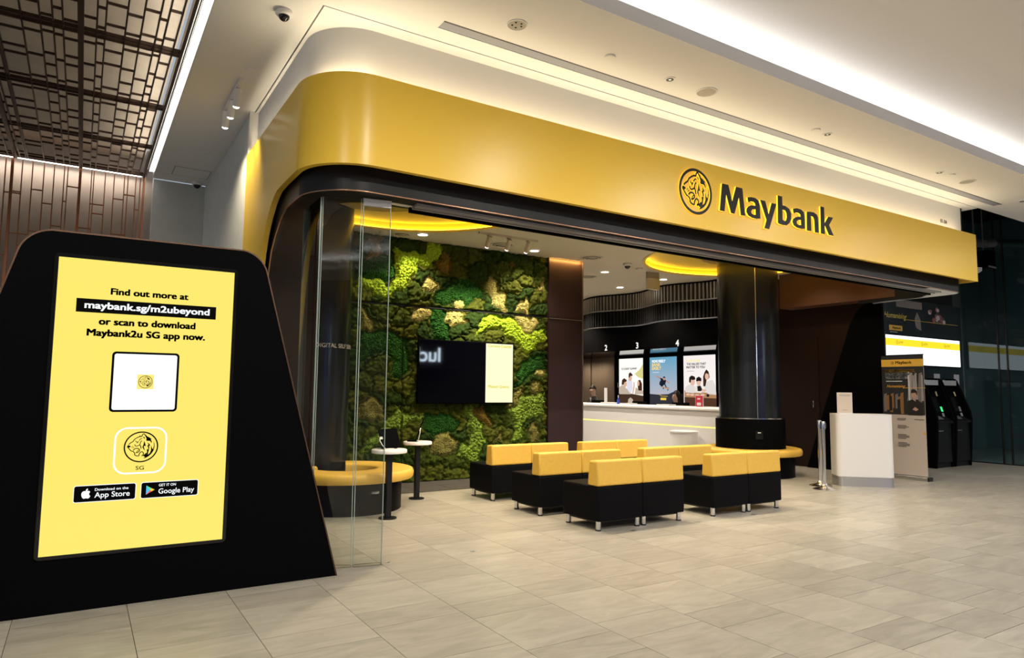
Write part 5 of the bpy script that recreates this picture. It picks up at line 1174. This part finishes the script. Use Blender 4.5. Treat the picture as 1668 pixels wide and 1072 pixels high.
for y0, n_ in ((540, 2), (595, 3), (665, 4), (728, 4)):
    b = MB()
    for i in range(n_): sh.rect(b, g(150, 0)[0], g(235-25*(i == n_-1)-20*(i == 0), 0)[0], g(0, y0+i*10+5)[1], g(0, y0+i*10)[1], .002)
    obj('small_print', b, PR((.12, .10, .09)), sheet)['kind'] = 'stuff'
b = MB(); sh.rect(b, g(275, 0)[0], g(345, 0)[0], g(0, 550)[1], g(0, 545)[1], .002); obj('small_print', b, PR((.12, .10, .09)), sheet)
b = MB(); sh.ell(b, *g(345, 652), .022, .022, .002); obj('round_mark', b, PR((.75, .42, .05)), sheet)
# ------------------------------------------------------------------ cash machine bay
b = MB(); b.box(12.75, 16.1, 7.30, 7.42, 0, 3.3); struct('wall_machines', b, mat('machine_wall', (.010, .014, .018), .3), 'black wall panel behind the cash machines', 'wall')
AW = Sheet((0, 7.295, 0), (1, 0, 0))
po = thing('wall_poster', 'dark poster with gold script and flowers above the white lit board', 'poster', (14.5, 7.29, 2.9))
b = MB(); b.box(13.0, 15.95, 7.275, 7.30, 2.59, 3.30); obj('board', b, mat('poster_slate', (.016, .020, .024), .35), po); bd = po.children[0]
SH = Sheet((0, 7.272, 0), (1, 0, 0)); mats = [PR((.22, .19, .17)), PR((.30, .12, .12)), PR((.60, .50, .50)), PR((.10, .08, .07)), PR((.65, .40, .08))]
b = MB(); SH.rect(b, 13.5, 14.46, 3.13, 3.28, .0015, 0); SH.poly(b, [(14.20, 2.75), (14.16, 2.93), (14.26, 3.07), (14.38, 2.93), (14.40, 2.70)], .002, 0)
for i in range(26):
    a = rng_.random()*6.28; r_ = rng_.random()*.28; SH.ell(b, 15.05+r_*math.cos(a)*1.3, 3.02+r_*math.sin(a)*.6, .05+.03*rng_.random(), .035+.02*rng_.random(), .002+.0001*i, (1, 2, 3, 1)[i % 4], 8)
SH.rect(b, 13.85, 15.89, 2.888, 2.897, .005, 4); SH.rect(b, 13.213, 13.684, 2.655, 2.758, .004, 4); obj('picture', b, mats, bd)
b = MB(); SH.fit_text(b, 'Humanising', 13.045, 13.86, 2.90, .10, .004, .005, shear=.4); obj('lettering', b, PR((.80, .62, .12)), bd)
b = MB(); SH.fit_text(b, 'Financial Services', 13.211, 13.68, 2.822, .032, .01, .005); obj('lettering', b, PR((.7, .72, .75)), bd)
b = MB(); SH.rect(b, 13.24, 13.50, 2.618, 2.626, .005); obj('print_line', b, PR((.7, .72, .75)), bd)
b = MB(); SH.fit_text(b, 'Maybank', 13.33, 13.63, 2.688, .04, .02, .006); obj('lettering', b, KB, bd)
lb_ = thing('lit_board', 'bright white lit board with yellow band above the cash machines', 'sign', (14.5, 7.28, 2.3))
b = MB(); b.box(13.0, 15.95, 7.26, 7.30, 1.98, 2.575); obj('case', b, M_BLACK, lb_)
SH = Sheet((0, 7.258, 0), (1, 0, 0)); b = MB(); SH.rect(b, 13.045, 15.91, 2.0, 2.56, .0005); pn = obj('lit_face', b, E((.92, .96, 1.0), 1.5), lb_)
b = MB(); SH.rect(b, 13.045, 15.91, 2.355, 2.495, .002); obj('yellow_band', b, E((1, .76, .02), 1.1), pn)
for x in (13.55, 14.48, 15.38):
    b = MB(); emblem(SH, b, x-.10, 2.425, .04, .003); obj('round_mark', b, PR((.45, .33, .03)), pn)
    b = MB(); SH.text(b, 'ATM', x-.04, 2.40, .05, .0, 'LEFT', .003); obj('lettering', b, PR((.45, .33, .03)), pn)
for x0, x1, z0, z1, l in ((14.87, 15.10, 1.645, 1.84, 'white paper notice on the wall behind the nearer cash machine'), (15.68, 15.90, 1.53, 1.84, 'white paper notice on the wall behind the farther cash machine')):
    t = thing('paper_notice', l, 'notice', ((x0+x1)/2, 7.29, z0), 0, 'paper notices'); b = MB(); b.box(x0, x1, 7.292, 7.298, z0, z1); obj('paper', b, mat('notice_grey', (.42, .43, .46), .7), t)
def cash_machine(x0, x1, label, green):
    t = thing('cash_machine', label, 'cash machine', ((x0+x1)/2, 7.0, 0), 0, 'cash machines'); yb = 7.28; yf = 6.84
    b = MB(); b.box(x0, x1, yf+.02, yb, .10, .88); b.box(x0+.01, x1-.01, yf+.05, yb, 0, .10); obj('cabinet', b, M_BLACKMET, t, bevel=.01)
    sd = [(yf+.02, 0), (yf-.01, .40), (yf-.03, .80), (yf-.035, .95), (yf-.01, 1.10), (yf+.12, 1.45), (yf+.22, 1.70), (yf+.26, 1.74), (yb, 1.74), (yb, 0)]
    for xa, xb in ((x0-.02, x0+.035), (x1-.035, x1+.02)):
        b = MB(); b.prism(sd, xa, xb, lambda u, v, w: (w, u, v)); obj('side_cheek', b, M_BLACK, t, bevel=.012)
    b = MB(); b.prism([(yf+.12, .98), (yf+.25, 1.42), (yf+.30, 1.70), (yb, 1.70), (yb, .98)], x0+.035, x1-.035, lambda u, v, w: (w, u, v)); obj('screen_housing', b, M_BLACK, t)
    b = MB(); b.prism([(yf-.02, .86), (yf-.02, .90), (yf+.14, 1.0), (yb, 1.0), (yb, .86)], x0+.035, x1-.035, lambda u, v, w: (w, u, v)); obj('keypad_shelf', b, M_BLACKMET, t)
    u = Vector((1, 0, 0)); v = Vector((0, .13, .44)).normalized(); S_ = Sheet((x0+.035, yf+.12, .98), u, v)
    b = MB(); S_.rect(b, .08, .46, .10, .40, .003); obj('display', b, mat('dim_screen', (.01, .012, .015), .1), t)
    b = MB(); b.box(x0+.05, x1-.05, yf+.215, yf+.24, 1.60, 1.70); obj('header_label', b, mat('label_grey', (.35, .36, .38), .5), t)
    b = MB(); S_.rect(b, .10, .19, -.02, .06, .006); S_.rect(b, .49, .55, .42, .56, .006); obj('sticker', b, PR((.50, .42, .25)), t)
    b = MB(); S_.rect(b, .47, .55, .10, .20, .008); obj('card_slot_light' if green else 'card_slot', b, E((.05, .9, .25), 1.0) if green else M_GREYP, t)
    b = MB(); S_.rect(b, .46, .54, -.02, .07, .008); obj('receipt_slot', b, PR((.30, .31, .33)), t)
    b = MB(); K2 = Sheet((x0+.10, yf+.0, .925), u, Vector((0, .16, .10)).normalized()); K2.rect(b, 0, .22, 0, .12, .006); kp = obj('keypad', b, M_ALU, t)
    b = MB()
    for i in range(4):
        for j in range(3): K2.rect(b, .02+.048*i, .055+.048*i, .015+.033*j, .038+.033*j, .009)
    obj('keys', b, M_GREYP, kp)
    b = MB(); b.box(x0+.10, x0+.28, yf+.01, yf+.021, .70, .72); obj('cash_slot', b, M_ALU, t)
cash_machine(13.95, 14.58, 'black cash machine with green lit card slot beside the roll-up banner', True)
cash_machine(14.68, 15.30, 'black cash machine farther right, next to the dark glass wall', False)
# ------------------------------------------------------------------ dark glass lobby wall at the right
win = thing('window_1', 'tall dark tinted glass wall at the right end of the concourse', 'window', (16.1, 5, 0)); win['kind'] = 'structure'
for y0, y1 in ((6.62, 7.28), (6.46, 6.60), (4.6, 6.44), (2.7, 4.58)):
    b = MB(); b.box(16.1, 16.115, y0, y1, .02, 5.8); obj('pane', b, M_GLASSD, win)
for y in (6.61, 6.45, 4.59): b = MB(); b.box(16.085, 16.13, y-.012, y+.012, 0, 5.8); obj('mullion', b, M_INK, win)
b = MB(); b.box(16.09, 16.13, 2.7, 7.28, 0, .02); obj('bottom_rail', b, M_INK, win)
b = MB(); b.box(16.06, 16.085, 6.62-.03, 6.62, .9, 1.5); 
b = MB(); b.box(21.0, 21.1, -2, 9, 0, 6.2); b.box(16.1, 21, 9, 9.1, 0, 6.2); struct('wall_lobby', b, mat('lobby_grey', (.22, .25, .26), .8), 'grey far wall of the dark lobby behind the tinted glass', 'wall')
# ------------------------------------------------------------------ services in the black ceiling void
def pipe(pts, r, m, name, label, cat, rings=()):
    t = thing(name, label, cat, pts[0]); b = MB(); b.tube(pts, r, 16); obj('run', b, m, t, smooth=50)
    for k in rings:
        p = Vector(pts[0])+(Vector(pts[-1])-Vector(pts[0]))*k; d = (Vector(pts[-1])-Vector(pts[0])).normalized()
        b = MB(); b.tube([p-d*.03, p+d*.03], r*1.12, 16); obj('collar', b, mat('galvanised', (.25, .25, .25), .4, .8), t, smooth=50)
    return t
M_DUCT = mat('duct_grey', (.22, .22, .22), .5, .5)
pipe([(12.2, 6.5, 4.38), (15.0, 6.5, 4.45)], .11, M_DUCT, 'air_duct', 'dark round air duct in the ceiling void beside the fascia', 'duct', (.3, .95))
pipe([(15.1, 6.7, 4.5), (18.5, 6.4, 4.85)], .09, M_DUCT, 'air_duct', 'dark round air duct farther right in the ceiling void', 'duct', (.2, .6))
for x, y in ((13.4, 6.4), (14.6, 6.5), (15.6, 6.7)):
    pass
tb = thing('equipment_box', 'black box hung in the ceiling void beside the white dome camera', 'equipment', (15.4, 6.5, 4.0))
b = MB(); b.box(15.25, 15.55, 6.35, 6.65, 4.0, 4.32); obj('case', b, M_BLACK, tb); b = MB(); b.box(15.25, 15.55, 6.34, 6.36, 3.97, 4.0); obj('lower_lip', b, M_GREYP, tb)
b = MB(); b.cyl(15.4, 6.5, 4.3, 6.2, .012, 8); obj('drop_rod', b, M_DUCT, tb)
cm = thing('security_camera', 'white dome camera hanging on a stem in the dark void at right', 'camera', (15.02, 6.5, 3.9), 0, 'dome security cameras')
b = MB(); b.lathe([(.05, .16), (.12, .12), (.12, .06)], (15.02, 6.5, 3.88), 24, caps=False); obj('cap', b, M_BLACK, cm, smooth=50); b = MB(); b.lathe([(.12, .06), (.115, .0), (.06, -.04), (.001, -.06)], (15.02, 6.5, 3.88), 24, caps=False); obj('housing', b, M_WPLASTIC, cm, smooth=50)
b = MB(); b.cyl(15.02, 6.5, 4.02, 6.2, .016, 10); obj('stem', b, M_DUCT, cm)
hs = thing('sprinkler_head', 'small white device on the black wall edge right of the fascia', 'sprinkler', (14.5, 7.4, 3.9))
b = MB(); b.lathe([(.07, 0), (.07, .06), (.03, .10)], (14.55, 7.38, 3.84), 16); obj('body', b, M_GREYP, hs, smooth=50); b = MB(); b.cyl(14.55, 7.38, 3.93, 6.2, .01, 8); obj('pipe_drop', b, M_DUCT, hs)
# ------------------------------------------------------------------ dark stone strip at the foot of the moss wall
cp = thing('carpet', 'dark grey carpet tile strip on the floor in front of the moss wall', 'carpet', (5.2, 9.25, 0)); M_CARP = mat('carpet_grey', (.075, .068, .060), .95, noise=.45, scale=60, bump=.4, bscale=150)
for i in range(9):
    for j in range(2):
        b = MB(); x = 3.0+.52*i; y = 8.72+.5*j; b.box(x+.003, min(x+.517, 7.6), y+.003, min(y+.497, 9.70), 0, .006); obj('carpet_tile', b, M_CARP, cp)
